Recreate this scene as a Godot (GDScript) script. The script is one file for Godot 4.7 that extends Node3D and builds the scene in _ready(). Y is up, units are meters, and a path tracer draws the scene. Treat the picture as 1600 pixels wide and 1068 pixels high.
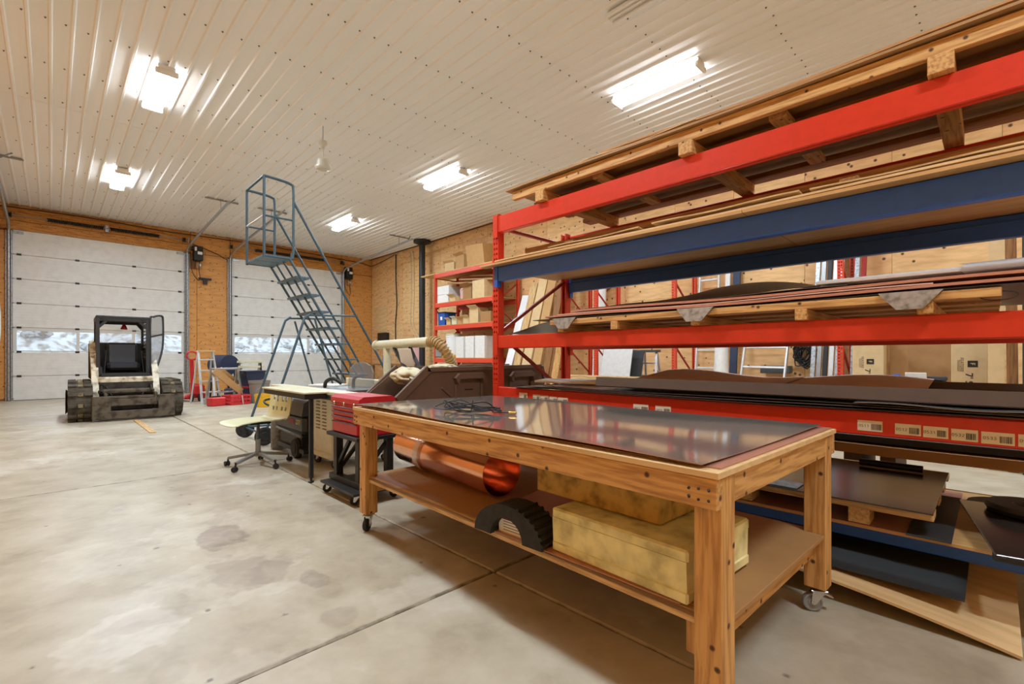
extends Node3D

# ---------------------------------------------------------------- mesh builder
class MB:
	var v := PackedVector3Array()
	var n := PackedVector3Array()
	var t2 := PackedVector2Array()
	var i := PackedInt32Array()

	func tri(a: Vector3, b: Vector3, c: Vector3) -> void:
		var m := (b - a).cross(c - a)
		if m.length_squared() < 1e-18:
			return
		m = m.normalized()
		var k := v.size()
		v.append(a); v.append(b); v.append(c)
		n.append(m); n.append(m); n.append(m)
		i.append(k); i.append(k + 2); i.append(k + 1)

	func quad(a: Vector3, b: Vector3, c: Vector3, d: Vector3) -> void:
		tri(a, b, c)
		tri(a, c, d)

	func qo(a: Vector3, b: Vector3, c: Vector3, d: Vector3, o: Vector3) -> void:
		if (b - a).cross(c - a).dot(o) >= 0.0:
			quad(a, b, c, d)
		else:
			quad(d, c, b, a)

	func strip(p: PackedVector3Array, q: PackedVector3Array, pn: PackedVector3Array, qn: PackedVector3Array) -> void:
		# smooth band between two rows of points
		var k := v.size()
		var m := p.size()
		for j in m:
			v.append(p[j]); n.append(pn[j])
		for j in m:
			v.append(q[j]); n.append(qn[j])
		for j in m - 1:
			var a := k + j
			var b := k + j + 1
			var c := k + m + j + 1
			var d := k + m + j
			var g := (v[b] - v[a]).cross(v[c] - v[a]) + (v[c] - v[a]).cross(v[d] - v[a])
			if g.dot(n[a] + n[c]) >= 0.0:
				i.append_array([a, c, b, a, d, c])
			else:
				i.append_array([a, b, c, a, c, d])

	func box(c: Vector3, s: Vector3, bs := Basis(), bev := 0.003) -> void:
		var h := s * 0.5
		var b: float = minf(bev, minf(h.x, minf(h.y, h.z)) * 0.6)
		var g := h - Vector3(b, b, b)
		for ax in 3:
			var u := (ax + 1) % 3
			var w := (ax + 2) % 3
			for sg in [-1.0, 1.0]:
				var q := []
				for cc in [[-1, -1], [1, -1], [1, 1], [-1, 1]]:
					var p := Vector3.ZERO
					p[ax] = h[ax] * sg
					p[u] = g[u] * cc[0]
					p[w] = g[w] * cc[1]
					q.append(c + bs * p)
				var o := Vector3.ZERO
				o[ax] = sg
				qo(q[0], q[1], q[2], q[3], bs * o)
		if b < 0.0004:
			return
		for ax in 3:
			var u := (ax + 1) % 3
			var w := (ax + 2) % 3
			for su in [-1.0, 1.0]:
				for sw in [-1.0, 1.0]:
					var p1 := Vector3.ZERO
					p1[u] = h[u] * su
					p1[w] = g[w] * sw
					var p2 := Vector3.ZERO
					p2[u] = g[u] * su
					p2[w] = h[w] * sw
					var e := Vector3.ZERO
					e[ax] = g[ax]
					var o := Vector3.ZERO
					o[u] = su
					o[w] = sw
					qo(c + bs * (p1 - e), c + bs * (p1 + e), c + bs * (p2 + e), c + bs * (p2 - e), bs * o)
		for sx in [-1.0, 1.0]:
			for sy in [-1.0, 1.0]:
				for sz in [-1.0, 1.0]:
					var a := c + bs * Vector3(h.x * sx, g.y * sy, g.z * sz)
					var d := c + bs * Vector3(g.x * sx, h.y * sy, g.z * sz)
					var e := c + bs * Vector3(g.x * sx, g.y * sy, h.z * sz)
					if sx * sy * sz > 0:
						tri(a, d, e)
					else:
						tri(a, e, d)

	func frame(d: Vector3, up := Vector3.UP) -> Basis:
		# basis whose z runs along d
		var z := d.normalized()
		if absf(z.dot(up)) > 0.99:
			up = Vector3.RIGHT if absf(z.x) < 0.9 else Vector3.FORWARD
		var x := up.cross(z).normalized()
		return Basis(x, z.cross(x), z)

	func bar(a: Vector3, b: Vector3, w: float, h: float, up := Vector3.UP, bev := 0.002) -> void:
		box((a + b) * 0.5, Vector3(w, h, a.distance_to(b)), frame(b - a, up), bev)

	func tube(p: PackedVector3Array, r: float, seg := 8, caps := true) -> void:
		var m := p.size()
		var fb := frame(p[1] - p[0])
		var rows := []
		var norms := []
		for k in m:
			var d: Vector3
			if k == 0:
				d = p[1] - p[0]
			elif k == m - 1:
				d = p[m - 1] - p[m - 2]
			else:
				d = (p[k + 1] - p[k]).normalized() + (p[k] - p[k - 1]).normalized()
			d = d.normalized()
			var x := (fb.x - d * fb.x.dot(d)).normalized()
			fb = Basis(x, d.cross(x), d)
			var row := PackedVector3Array()
			var nr := PackedVector3Array()
			for s in seg + 1:
				var a := TAU * s / seg
				var o := fb.x * cos(a) + fb.y * sin(a)
				row.append(p[k] + o * r)
				nr.append(o)
			rows.append(row)
			norms.append(nr)
		for k in m - 1:
			strip(rows[k], rows[k + 1], norms[k], norms[k + 1])
		if caps:
			for e in [0, m - 1]:
				var dd: Vector3 = (p[0] - p[1]) if e == 0 else (p[m - 1] - p[m - 2])
				for s in seg:
					var a: Vector3 = rows[e][s]
					var b: Vector3 = rows[e][s + 1]
					if (a - p[e]).cross(b - p[e]).dot(dd) > 0:
						tri(p[e], a, b)
					else:
						tri(p[e], b, a)

	func rod(a: Vector3, b: Vector3, r: float, seg := 10) -> void:
		tube(PackedVector3Array([a, b]), r, seg)

	func lathe(pr: Array, xf := Transform3D(), seg := 20, smooth := false) -> void:
		# profile of (radius, height), turned about local y; pr runs from bottom to top on the outside
		var cnt := pr.size()
		for k in cnt - 1:
			var a: Vector2 = pr[k]
			var b: Vector2 = pr[k + 1]
			var nn := Vector2(b.y - a.y, a.x - b.x)
			if nn.length() < 1e-7:
				continue
			nn = nn.normalized()
			var na := nn
			var nb := nn
			if smooth:
				if k > 0:
					var q: Vector2 = pr[k - 1]
					na = (nn + Vector2(a.y - q.y, q.x - a.x).normalized()).normalized()
				if k < cnt - 2:
					var q2: Vector2 = pr[k + 2]
					nb = (nn + Vector2(q2.y - b.y, b.x - q2.x).normalized()).normalized()
			var ra := PackedVector3Array()
			var rb := PackedVector3Array()
			var va := PackedVector3Array()
			var vb := PackedVector3Array()
			for s in seg + 1:
				var an := TAU * s / seg
				var c := cos(an)
				var si := sin(an)
				ra.append(xf * Vector3(a.x * c, a.y, a.x * si))
				rb.append(xf * Vector3(b.x * c, b.y, b.x * si))
				va.append((xf.basis * Vector3(na.x * c, na.y, na.x * si)).normalized())
				vb.append((xf.basis * Vector3(nb.x * c, nb.y, nb.x * si)).normalized())
			strip(ra, rb, va, vb)

	func prism(poly: PackedVector2Array, depth: float, xf := Transform3D()) -> void:
		# polygon in local xy, extruded along z, centred
		var p := poly
		if Geometry2D.is_polygon_clockwise(p):
			p = p.duplicate()
			p.reverse()
		var idx := Geometry2D.triangulate_polygon(p)
		var h := depth * 0.5
		for k in range(0, idx.size(), 3):
			var a := p[idx[k]]
			var b := p[idx[k + 1]]
			var c := p[idx[k + 2]]
			if (b - a).cross(c - a) < 0:
				var sw := b
				b = c
				c = sw
			tri(xf * Vector3(a.x, a.y, h), xf * Vector3(b.x, b.y, h), xf * Vector3(c.x, c.y, h))
			tri(xf * Vector3(a.x, a.y, -h), xf * Vector3(c.x, c.y, -h), xf * Vector3(b.x, b.y, -h))
		for k in p.size():
			var a := p[k]
			var b := p[(k + 1) % p.size()]
			quad(xf * Vector3(a.x, a.y, h), xf * Vector3(a.x, a.y, -h), xf * Vector3(b.x, b.y, -h), xf * Vector3(b.x, b.y, h))

	func sheet(nu: int, nv: int, f: Callable, th: float, keep = null) -> void:
		# curved sheet of thickness th over a grid; f(u, v) -> point; cells where keep(i, j) is false are left open
		var p := []
		var q := []
		var pn := []
		var qn := []
		for a in nu + 1:
			var r3 := PackedVector3Array()
			var r4 := PackedVector3Array()
			var r1 := PackedVector3Array()
			var r2 := PackedVector3Array()
			for b in nv + 1:
				var u := float(a) / nu
				var w := float(b) / nv
				var c: Vector3 = f.call(u, w)
				var e := 0.01
				var du: Vector3 = f.call(minf(u + e, 1.0), w) - f.call(maxf(u - e, 0.0), w)
				var dv: Vector3 = f.call(u, minf(w + e, 1.0)) - f.call(u, maxf(w - e, 0.0))
				var m := du.cross(dv).normalized()
				r1.append(c + m * th * 0.5)
				r2.append(c - m * th * 0.5)
				r3.append(m)
				r4.append(-m)
			p.append(r1)
			q.append(r2)
			pn.append(r3)
			qn.append(r4)
		if keep == null:
			for a in nu:
				strip(p[a], p[a + 1], pn[a], pn[a + 1])
				strip(q[a], q[a + 1], qn[a], qn[a + 1])
		var on := func(a, b): return a >= 0 and b >= 0 and a < nu and b < nv and (keep == null or keep.call(a, b))
		for a in nu:
			for b in nv:
				if not on.call(a, b):
					continue
				var o: Vector3 = p[a][b] - q[a][b]
				if keep != null:
					qo(p[a][b], p[a + 1][b], p[a + 1][b + 1], p[a][b + 1], o)
					qo(q[a][b], q[a + 1][b], q[a + 1][b + 1], q[a][b + 1], -o)
				var mid: Vector3 = (p[a][b] + p[a + 1][b + 1]) * 0.5
				for sd in [[a - 1, b, a, b, a, b + 1], [a + 1, b, a + 1, b, a + 1, b + 1], [a, b - 1, a, b, a + 1, b], [a, b + 1, a, b + 1, a + 1, b + 1]]:
					if not on.call(sd[0], sd[1]):
						var e1: Vector3 = p[sd[2]][sd[3]]
						var e2: Vector3 = p[sd[4]][sd[5]]
						qo(e1, e2, q[sd[4]][sd[5]], q[sd[2]][sd[3]], (e1 + e2) * 0.5 - mid)

	func done() -> ArrayMesh:
		var ar := []
		ar.resize(Mesh.ARRAY_MAX)
		ar[Mesh.ARRAY_VERTEX] = v
		ar[Mesh.ARRAY_NORMAL] = n
		if t2.size() == v.size():
			ar[Mesh.ARRAY_TEX_UV2] = t2
		ar[Mesh.ARRAY_INDEX] = i
		var m := ArrayMesh.new()
		m.add_surface_from_arrays(Mesh.PRIMITIVE_TRIANGLES, ar)
		return m

# ---------------------------------------------------------------- scene helpers
var taken := {}
var boxes := {}
var M := {}
var rng := RandomNumberGenerator.new()
var R := {}   # shared meshes

func v3(x: float, y: float, z: float) -> Vector3:
	return Vector3(x, y, z)

func pts(a: Array) -> PackedVector3Array:
	var p := PackedVector3Array()
	for q in a:
		p.append(Vector3(q[0], q[1], q[2]))
	return p

func curve(a: Array, step := 6) -> PackedVector3Array:
	# Catmull-Rom through the points
	var src := pts(a)
	var p := PackedVector3Array()
	for k in src.size() - 1:
		var p0 := src[maxi(k - 1, 0)]
		var p3 := src[mini(k + 2, src.size() - 1)]
		for s in step:
			p.append(src[k].cubic_interpolate(src[k + 1], p0, p3, float(s) / step))
	p.append(src[src.size() - 1])
	return p

func numbered(called: String) -> String:
	var k: int = taken.get(called, 0)
	taken[called] = k + 1
	return called if k == 0 else "%s_%03d" % [called, k]

func tag(o: Node, label: String, category: String, group := "") -> void:
	o.set_meta("label", label)
	o.set_meta("category", category)
	if group != "":
		o.set_meta("group", group)

func thing(called: String, label: String, category: String, at := Vector3.ZERO, turn := 0.0, group := "") -> Node3D:
	var o := Node3D.new()
	o.name = numbered(called)
	add_child(o)
	o.position = at
	o.rotation.y = turn
	tag(o, label, category, group)
	return o

func struct(called: String, parent: Node = null) -> Node3D:
	var o := Node3D.new()
	o.name = called
	o.set_meta("kind", "structure")
	(parent if parent else self).add_child(o)
	return o

func part(p: Node, called: String, m: Variant, mt: Material) -> MeshInstance3D:
	var o := MeshInstance3D.new()
	o.name = called
	o.mesh = m.done() if m is MB else m
	o.material_override = mt
	p.add_child(o, true)
	return o

func solo(called: String, label: String, category: String, m: Variant, mt: Material, at := Vector3.ZERO, rot := Vector3.ZERO, group := "") -> MeshInstance3D:
	var o := part(self, numbered(called), m, mt)
	o.position = at
	o.rotation = rot
	tag(o, label, category, group)
	return o

func bxm(s: Vector3, bev := 0.003) -> ArrayMesh:
	var key := "%.4f %.4f %.4f %.4f" % [s.x, s.y, s.z, bev]
	if not boxes.has(key):
		var b := MB.new()
		b.box(Vector3.ZERO, s, Basis(), bev)
		boxes[key] = b.done()
	return boxes[key]

func pbox(p: Node, called: String, c: Vector3, s: Vector3, mt: Material, rot := Vector3.ZERO, bev := 0.003) -> MeshInstance3D:
	var o := part(p, called, bxm(s, bev), mt)
	o.position = c
	o.rotation = rot
	return o

func prod(p: Node, called: String, a: Vector3, b: Vector3, r: float, mt: Material, seg := 10) -> MeshInstance3D:
	var m := MB.new()
	m.rod(a, b, r, seg)
	return part(p, called, m, mt)

func pbar(p: Node, called: String, a: Vector3, b: Vector3, w: float, h: float, mt: Material, up := Vector3.UP) -> MeshInstance3D:
	var m := MB.new()
	m.bar(a, b, w, h, up)
	return part(p, called, m, mt)

func text(p: Node, called: String, s: String, size: float, at: Vector3, bs: Basis, mt: Material, font := "Droid Sans", bold := false) -> MeshInstance3D:
	var t := TextMesh.new()
	var f := SystemFont.new()
	f.font_names = PackedStringArray([font])
	if bold:
		f.font_weight = 700
	t.font = f
	t.text = s
	t.font_size = 64
	t.pixel_size = size / 64.0
	t.depth = 0.001
	t.curve_step = 4.0
	var o := part(p, called, t, mt)
	o.transform = Transform3D(bs, at)
	return o

# ---------------------------------------------------------------- materials
func ramp(cols: Array) -> Gradient:
	var g := Gradient.new()
	var o := PackedFloat32Array()
	var c := PackedColorArray()
	for k in cols:
		o.append(k[0])
		c.append(k[1])
	g.offsets = o
	g.colors = c
	return g

func noise_tex(kind: int, freq: float, oct: int, sd: int, cols: Array, w := 512, h := 512, warp := 0.0) -> NoiseTexture2D:
	var f := FastNoiseLite.new()
	f.noise_type = kind
	f.frequency = freq
	f.seed = sd
	f.fractal_octaves = oct
	f.fractal_type = FastNoiseLite.FRACTAL_FBM if oct > 1 else FastNoiseLite.FRACTAL_NONE
	if kind == FastNoiseLite.TYPE_CELLULAR:
		f.cellular_return_type = FastNoiseLite.RETURN_DISTANCE
		f.cellular_jitter = 1.0
	if warp > 0.0:
		f.domain_warp_enabled = true
		f.domain_warp_amplitude = warp
		f.domain_warp_frequency = freq
	var t := NoiseTexture2D.new()
	t.width = w
	t.height = h
	t.seamless = true
	t.noise = f
	if cols.size() > 0:
		t.color_ramp = ramp(cols)
	return t

func mat(key: String, c: Color, rough := 0.6, metal := 0.0, tex: Texture2D = null, sc := Vector3.ONE, world := true) -> StandardMaterial3D:
	var m := StandardMaterial3D.new()
	m.resource_name = key
	m.albedo_color = c
	m.roughness = rough
	m.metallic = metal
	if tex:
		m.albedo_texture = tex
		m.uv1_triplanar = true
		m.uv1_world_triplanar = world
		m.uv1_scale = sc
		m.uv1_triplanar_sharpness = 8.0
	M[key] = m
	return m

func knots(m: StandardMaterial3D, t: Texture2D, sc: Vector3) -> void:
	m.detail_enabled = true
	m.detail_albedo = t
	m.detail_blend_mode = BaseMaterial3D.BLEND_MODE_MIX
	m.detail_uv_layer = BaseMaterial3D.DETAIL_UV_2
	m.uv2_triplanar = true
	m.uv2_world_triplanar = true
	m.uv2_scale = sc
	m.uv2_triplanar_sharpness = 8.0

func hexc(s: String) -> Color:
	return Color.html(s)

func make_materials() -> void:
	var W := Color.WHITE
	var fb := FastNoiseLite.TYPE_SIMPLEX_SMOOTH
	var grain := noise_tex(fb, 0.012, 5, 7, [[0.0, Color(0.74, 0.66, 0.57)], [0.35, Color(0.87, 0.82, 0.76)], [0.6, Color(0.97, 0.95, 0.92)], [1.0, Color(1, 1, 1)]], 512, 512, 30.0)
	var plygrain := noise_tex(fb, 0.008, 5, 21, [[0.0, Color(0.91, 0.87, 0.82)], [0.4, Color(0.96, 0.94, 0.91)], [0.65, Color(1, 0.985, 0.97)], [1.0, W]], 512, 512, 40.0)
	var knot := noise_tex(FastNoiseLite.TYPE_CELLULAR, 0.018, 1, 5, [[0.0, Color(0.22, 0.11, 0.04, 1)], [0.055, Color(0.30, 0.15, 0.06, 0.9)], [0.09, Color(0.5, 0.28, 0.12, 0.0)], [1.0, Color(0.5, 0.28, 0.12, 0.0)]], 512, 512)
	var grunge := noise_tex(fb, 0.02, 5, 3, [[0.0, Color(0.66, 0.64, 0.6)], [0.4, Color(0.9, 0.9, 0.88)], [0.7, W], [1.0, W]])
	var faint := noise_tex(fb, 0.02, 5, 9, [[0.0, Color(0.94, 0.935, 0.93)], [0.5, Color(0.98, 0.98, 0.98)], [1.0, W]])
	var dirt := noise_tex(fb, 0.015, 5, 33, [[0.0, Color(0.5, 0.44, 0.36)], [0.3, Color(0.72, 0.67, 0.6)], [0.5, Color(0.93, 0.91, 0.87)], [1.0, W]])
	var conc := noise_tex(fb, 0.009, 6, 12, [[0.0, Color(0.77, 0.735, 0.67)], [0.3, Color(0.845, 0.815, 0.76)], [0.5, Color(0.88, 0.855, 0.80)], [0.7, Color(0.905, 0.885, 0.84)], [1.0, Color(0.945, 0.93, 0.895)]], 1024, 1024, 25.0)
	conc.noise.fractal_gain = 0.62
	var crough := noise_tex(fb, 0.01, 5, 14, [[0.0, Color(0.62, 0.62, 0.62)], [0.5, Color(0.86, 0.86, 0.86)], [1.0, W]], 512, 512)
	for ax in ["x", "y", "z"]:
		var s := Vector3(7, 7, 7)
		s["xyz".find(ax)] = 0.55
		knots(mat("wood_" + ax, hexc("dcab68"), 0.62, 0, grain, s), knot, Vector3(0.9, 0.9, 0.9))
		knots(mat("wooddoor_" + ax, hexc("d2933f"), 0.6, 0, grain, s * 0.6), knot, Vector3(0.8, 0.8, 0.8))
		mat("woodpale_" + ax, hexc("e0bd86"), 0.65, 0, grain, s)
		mat("wooddark_" + ax, hexc("9a6b38"), 0.65, 0, grain, s)
	knots(mat("ply_wall", hexc("eec48a"), 0.6, 0, plygrain, Vector3(0.35, 2.6, 0.5)), knot, Vector3(0.42, 0.42, 0.42))
	knots(mat("ply_wall_b", hexc("e9ba82"), 0.6, 0, plygrain, Vector3(0.35, 2.2, 0.45)), knot, Vector3(0.36, 0.36, 0.36))
	M["ply_wall_b"].uv1_offset = Vector3(0.3, 0.4, 0.7)
	knots(mat("ply_door", hexc("d89a50"), 0.58, 0, plygrain, Vector3(0.6, 2.4, 0.6)), knot, Vector3(0.55, 0.55, 0.55))
	mat("ply", hexc("d2a468"), 0.62, 0, plygrain, Vector3(3.0, 3.0, 0.4))
	mat("ply_pale", hexc("e2c08c"), 0.62, 0, plygrain, Vector3(3.0, 3.0, 0.4))
	mat("hardboard", hexc("ad8250"), 0.6, 0, faint, Vector3(0.8, 0.8, 0.8))
	mat("kraft", hexc("bd8a52"), 0.75, 0, faint, Vector3(0.6, 0.6, 0.6))
	mat("cardboard", hexc("c79a62"), 0.8, 0, faint, Vector3(0.7, 0.7, 0.7))
	mat("cardboard_b", hexc("a97c4a"), 0.8, 0, faint, Vector3(0.7, 0.7, 0.7))
	mat("cardboard_pale", hexc("dcbb88"), 0.8, 0, faint, Vector3(0.7, 0.7, 0.7))
	mat("whitebox", hexc("ece8e0"), 0.7, 0, faint)
	mat("paper", hexc("f1eee6"), 0.8)
	mat("label_paper", hexc("e9dcc0"), 0.7)
	mat("ceiling", hexc("f4f4f3"), 0.36)
	mat("ceiling_b", hexc("f2f2f0"), 0.4)
	mat("screw", hexc("77736c"), 0.5, 0.4)
	var fl := mat("floor", hexc("d2cab9"), 0.5, 0.0, conc, Vector3(0.24, 0.24, 0.24))
	fl.roughness_texture = crough
	fl.roughness_texture_channel = BaseMaterial3D.TEXTURE_CHANNEL_RED
	fl.detail_enabled = true
	fl.detail_blend_mode = BaseMaterial3D.BLEND_MODE_MIX
	fl.detail_uv_layer = BaseMaterial3D.DETAIL_UV_2
	fl.detail_albedo = stain_texture()
	mat("concrete_dark", hexc("6c665c"), 0.85)
	mat("doorpanel", hexc("e6e4dc"), 0.45, 0, faint, Vector3(0.4, 0.4, 0.4))
	mat("doorframe", hexc("d6d4cc"), 0.5)
	mat("galv", hexc("b4b9bd"), 0.38, 0.75, grunge, Vector3(2, 2, 2))
	mat("steel", hexc("9a9a98"), 0.35, 0.85, faint)
	mat("sheetmetal", hexc("cdc3b6"), 0.08, 0.75, faint, Vector3(0.5, 0.5, 1.2))
	mat("alu", hexc("c9cbcb"), 0.35, 0.8, faint)
	mat("aluwhite", hexc("dcdcd8"), 0.4, 0.3, faint)
	mat("chrome", hexc("cfcfcf"), 0.2, 1.0)
	mat("red", hexc("d8361c"), 0.36, 0, faint, Vector3(1.2, 1.2, 1.2))
	mat("red_dark", hexc("a82416"), 0.42, 0, faint, Vector3(1.2, 1.2, 1.2))
	mat("orange_red", hexc("e0492c"), 0.45, 0, faint, Vector3(1.2, 1.2, 1.2))
	mat("blue", hexc("2f62b6"), 0.38, 0, faint, Vector3(1.2, 1.2, 1.2))
	mat("chestred", hexc("c4242e"), 0.33, 0, faint, Vector3(2, 2, 2))
	mat("jackred", hexc("cf2a2c"), 0.4)
	mat("ladderblue", hexc("46606c"), 0.42, 0.15, faint, Vector3(2, 2, 2))
	mat("tread", hexc("5f7a8a"), 0.45, 0.2, grunge, Vector3(3, 3, 3))
	mat("black", hexc("1d1c1b"), 0.5)
	mat("blackmetal", hexc("24211e"), 0.45, 0.1, grunge, Vector3(2, 2, 2))
	mat("rubber", hexc("2b2a28"), 0.75, 0, grunge, Vector3(2, 2, 2))
	mat("trackrubber", hexc("5a5448"), 0.8, 0, dirt, Vector3(0.8, 0.8, 0.8))
	mat("darksheet", hexc("463d36"), 0.33, 0.25, faint, Vector3(0.5, 0.5, 0.8))
	mat("brownsheet", hexc("5a4a40"), 0.45, 0.1, faint, Vector3(0.5, 0.5, 0.8))
	mat("darkplate", hexc("3a2f28"), 0.2, 0.35, faint, Vector3(0.5, 0.5, 0.8))
	mat("slate", hexc("313231"), 0.6, 0, faint, Vector3(1, 1, 1))
	mat("copper", hexc("f0b492"), 0.17, 1.0, faint, Vector3(1, 1, 1))
	mat("coppersheet", hexc("cc927a"), 0.4, 0.35, faint, Vector3(0.4, 0.4, 1.4))
	mat("copperpaper", hexc("e2b7a2"), 0.7, 0, faint, Vector3(1, 1, 1))
	mat("cream", hexc("dcd6b4"), 0.5, 0, faint, Vector3(1.5, 1.5, 1.5))
	mat("sawcream", hexc("dad6bf"), 0.42, 0, faint, Vector3(0.8, 0.8, 0.8))
	mat("chaircream", hexc("dcd8ac"), 0.42)
	mat("loadercream", hexc("efe9d6"), 0.5, 0, dirt, Vector3(0.7, 0.7, 0.7))
	mat("loaderdark", hexc("403b34"), 0.6, 0.1, dirt, Vector3(0.7, 0.7, 0.7))
	mat("loaderplate", hexc("665d50"), 0.65, 0.15, dirt, Vector3(0.8, 0.8, 0.8))
	mat("mud", hexc("8f8468"), 0.85, 0, dirt, Vector3(0.9, 0.9, 0.9))
	mat("cabblack", hexc("262523"), 0.55)
	mat("seatvinyl", hexc("38383a"), 0.4)
	mat("hopper", hexc("6d5440"), 0.6, 0, faint, Vector3(1.5, 1.5, 1.5))
	mat("greyplastic", hexc("787672"), 0.55, 0, grunge, Vector3(1.5, 1.5, 1.5))
	mat("tankgrey", hexc("4a4e52"), 0.3)
	mat("scrubblack", hexc("2b2927"), 0.45)
	mat("taupe", hexc("8c8176"), 0.6)
	mat("navy", hexc("26304a"), 0.55)
	mat("binblue", hexc("2a57a5"), 0.5)
	mat("yellow", hexc("e3b01e"), 0.5)
	mat("foam", hexc("f1e7ab"), 0.85, 0, grunge, Vector3(0.6, 0.6, 0.6))
	mat("foam_tan", hexc("cfa95c"), 0.85, 0, grunge, Vector3(1.2, 1.2, 1.2))
	mat("grey", hexc("8b8b88"), 0.5)
	mat("hosetan", hexc("b99a66"), 0.6)
	mat("bagcream", hexc("d8cba6"), 0.8, 0, faint, Vector3(2, 2, 2))
	mat("white", hexc("f0efec"), 0.4)
	mat("fanwhite", hexc("cfc9b8"), 0.35)
	mat("pink", hexc("e7b3ac"), 0.6)
	mat("cable", hexc("1c1b1b"), 0.5)
	mat("cablewhite", hexc("d8c8a4"), 0.6)
	mat("brass", hexc("d8b35a"), 0.3, 0.9)
	mat("ink", hexc("2a2218"), 0.7)
	mat("inkred", hexc("8e1f22"), 0.6)
	mat("inkyellow", hexc("e9c978"), 0.6)
	mat("gravel", hexc("b9bbb8"), 0.95, 0, dirt, Vector3(0.3, 0.3, 0.3))
	mat("rock", hexc("9ea29f"), 0.95, 0, dirt, Vector3(0.6, 0.6, 0.6))
	mat("brush", hexc("6c7466"), 0.9)
	mat("stove", hexc("2f2e2d"), 0.5, 0.3, faint)
	var gl := mat("glass", Color(0.93, 0.96, 0.97, 0.12), 0.02)
	gl.transparency = BaseMaterial3D.TRANSPARENCY_ALPHA
	var sm := mat("smoked", Color(0.55, 0.6, 0.62, 0.35), 0.08)
	sm.transparency = BaseMaterial3D.TRANSPARENCY_ALPHA
	var pl := mat("plastic", Color(0.9, 0.9, 0.9, 0.32), 0.18)
	pl.transparency = BaseMaterial3D.TRANSPARENCY_ALPHA
	var lens := mat("lens", hexc("ffffff"), 0.4)
	lens.emission_enabled = true
	lens.emission = Color(0.97, 0.985, 1.0)
	lens.emission_energy_multiplier = 13.0
	mat("lens_off", hexc("e6e6e2"), 0.3)

func blot(im: Image, cx: float, cz: float, rx: float, rz: float, c: Color, nz: FastNoiseLite) -> void:
	# a stain with a ragged outline, centred at floor position (cx, cz)
	var w := im.get_width()
	var h := im.get_height()
	var ux := (cx + 1.1) / 10.7 * w
	var uz := (cz + 18.2) / 22.7 * h
	var px := rx / 10.7 * w
	var pz := rz / 22.7 * h
	for y in range(maxi(int(uz - pz * 1.5), 0), mini(int(uz + pz * 1.5) + 1, h)):
		for x in range(maxi(int(ux - px * 1.5), 0), mini(int(ux + px * 1.5) + 1, w)):
			var d := Vector2((x - ux) / px, (y - uz) / pz).length()
			d += nz.get_noise_2d(x, y) * 0.55
			var a := clampf((1.0 - d) * 6.0, 0.0, 1.0) * c.a * (0.75 + 0.5 * nz.get_noise_2d(x * 3.0 + 90.0, y * 3.0))
			if a > 0.01:
				var o := im.get_pixel(x, y)
				var na := a + o.a * (1.0 - a)
				var rgb := c.lerp(o, o.a * (1.0 - a) / na)
				im.set_pixel(x, y, Color(rgb.r, rgb.g, rgb.b, na))

func stain_texture() -> ImageTexture:
	var im := Image.create_empty(1024, 2048, false, Image.FORMAT_RGBA8)
	im.fill(Color(0.5, 0.46, 0.4, 0.0))
	var nz := FastNoiseLite.new()
	nz.seed = 4
	nz.frequency = 0.05
	nz.fractal_octaves = 4
	var b := Color(0.52, 0.45, 0.39)
	for s in [[0.77, -3.48, 0.17, 0.24, 0.8], [0.72, -2.82, 0.15, 0.26, 0.5], [0.83, -2.72, 0.12, 0.16, 0.5], [0.98, -2.48, 0.07, 0.12, 0.55], [1.66, -2.98, 0.14, 0.2, 0.5], [1.55, -3.5, 0.08, 0.12, 0.4], [0.32, -2.6, 0.2, 0.1, 0.25], [1.2, -4.6, 0.3, 0.25, 0.2], [2.3, -0.2, 0.3, 0.25, 0.25], [0.9, -2.05, 0.1, 0.1, 0.35]]:
		blot(im, s[0], s[1], s[2], s[3], Color(b.r, b.g, b.b, s[4]), nz)
	var r := RandomNumberGenerator.new()
	r.seed = 77
	for k in 320:
		var x := r.randf_range(-0.9, 9.4)
		var z := r.randf_range(-17.0, 3.5)
		if k % 2 == 0:
			x = r.randf_range(-0.9, 2.2)
			z = r.randf_range(-7.0, -0.5)
		var e := r.randf_range(0.015, 0.12)
		blot(im, x, z, e, e * r.randf_range(0.15, 2.2), Color(0.56, 0.5, 0.42, r.randf_range(0.1, 0.3)), nz)
	for k in 160:
		var e := r.randf_range(0.011, 0.018)
		blot(im, r.randf_range(-0.9, 4.0), r.randf_range(-9.0, 0.5), e, e, Color(0.22, 0.18, 0.14, 0.8), nz)
	for k in 60:
		var e := r.randf_range(0.1, 0.5)
		blot(im, r.randf_range(-0.9, 4.0), r.randf_range(-12.0, 0.5), e, e * r.randf_range(0.6, 1.3), Color(0.93, 0.91, 0.87, r.randf_range(0.1, 0.3)), nz)
	# dirt packed along the sawn joints
	for z in [-13.06, -9.33, -5.6, -1.875]:
		var y := int((z + 18.2) / 22.7 * 2048)
		for x in 1024:
			for d in [-1, 0, 1]:
				im.set_pixel(x, y + d, Color(0.36, 0.3, 0.23, clampf((0.5 if d == 0 else 0.12) + nz.get_noise_2d(x * 2.0, d * 40.0), 0.0, 0.9)))
	for jx in [1.70, 5.43]:
		var x := int((jx + 1.1) / 10.7 * 1024)
		for y in 2048:
			for d in [-1, 0, 1]:
				im.set_pixel(x + d, y, Color(0.36, 0.3, 0.23, clampf((0.5 if d == 0 else 0.12) + nz.get_noise_2d(d * 40.0, y * 2.0), 0.0, 0.9)))
	return ImageTexture.create_from_image(im)

# ---------------------------------------------------------------- the place
const XL := -1.1
const XR := 9.6
const ZB := -18.2
const ZF := 4.5
const YC := 5.22

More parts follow.
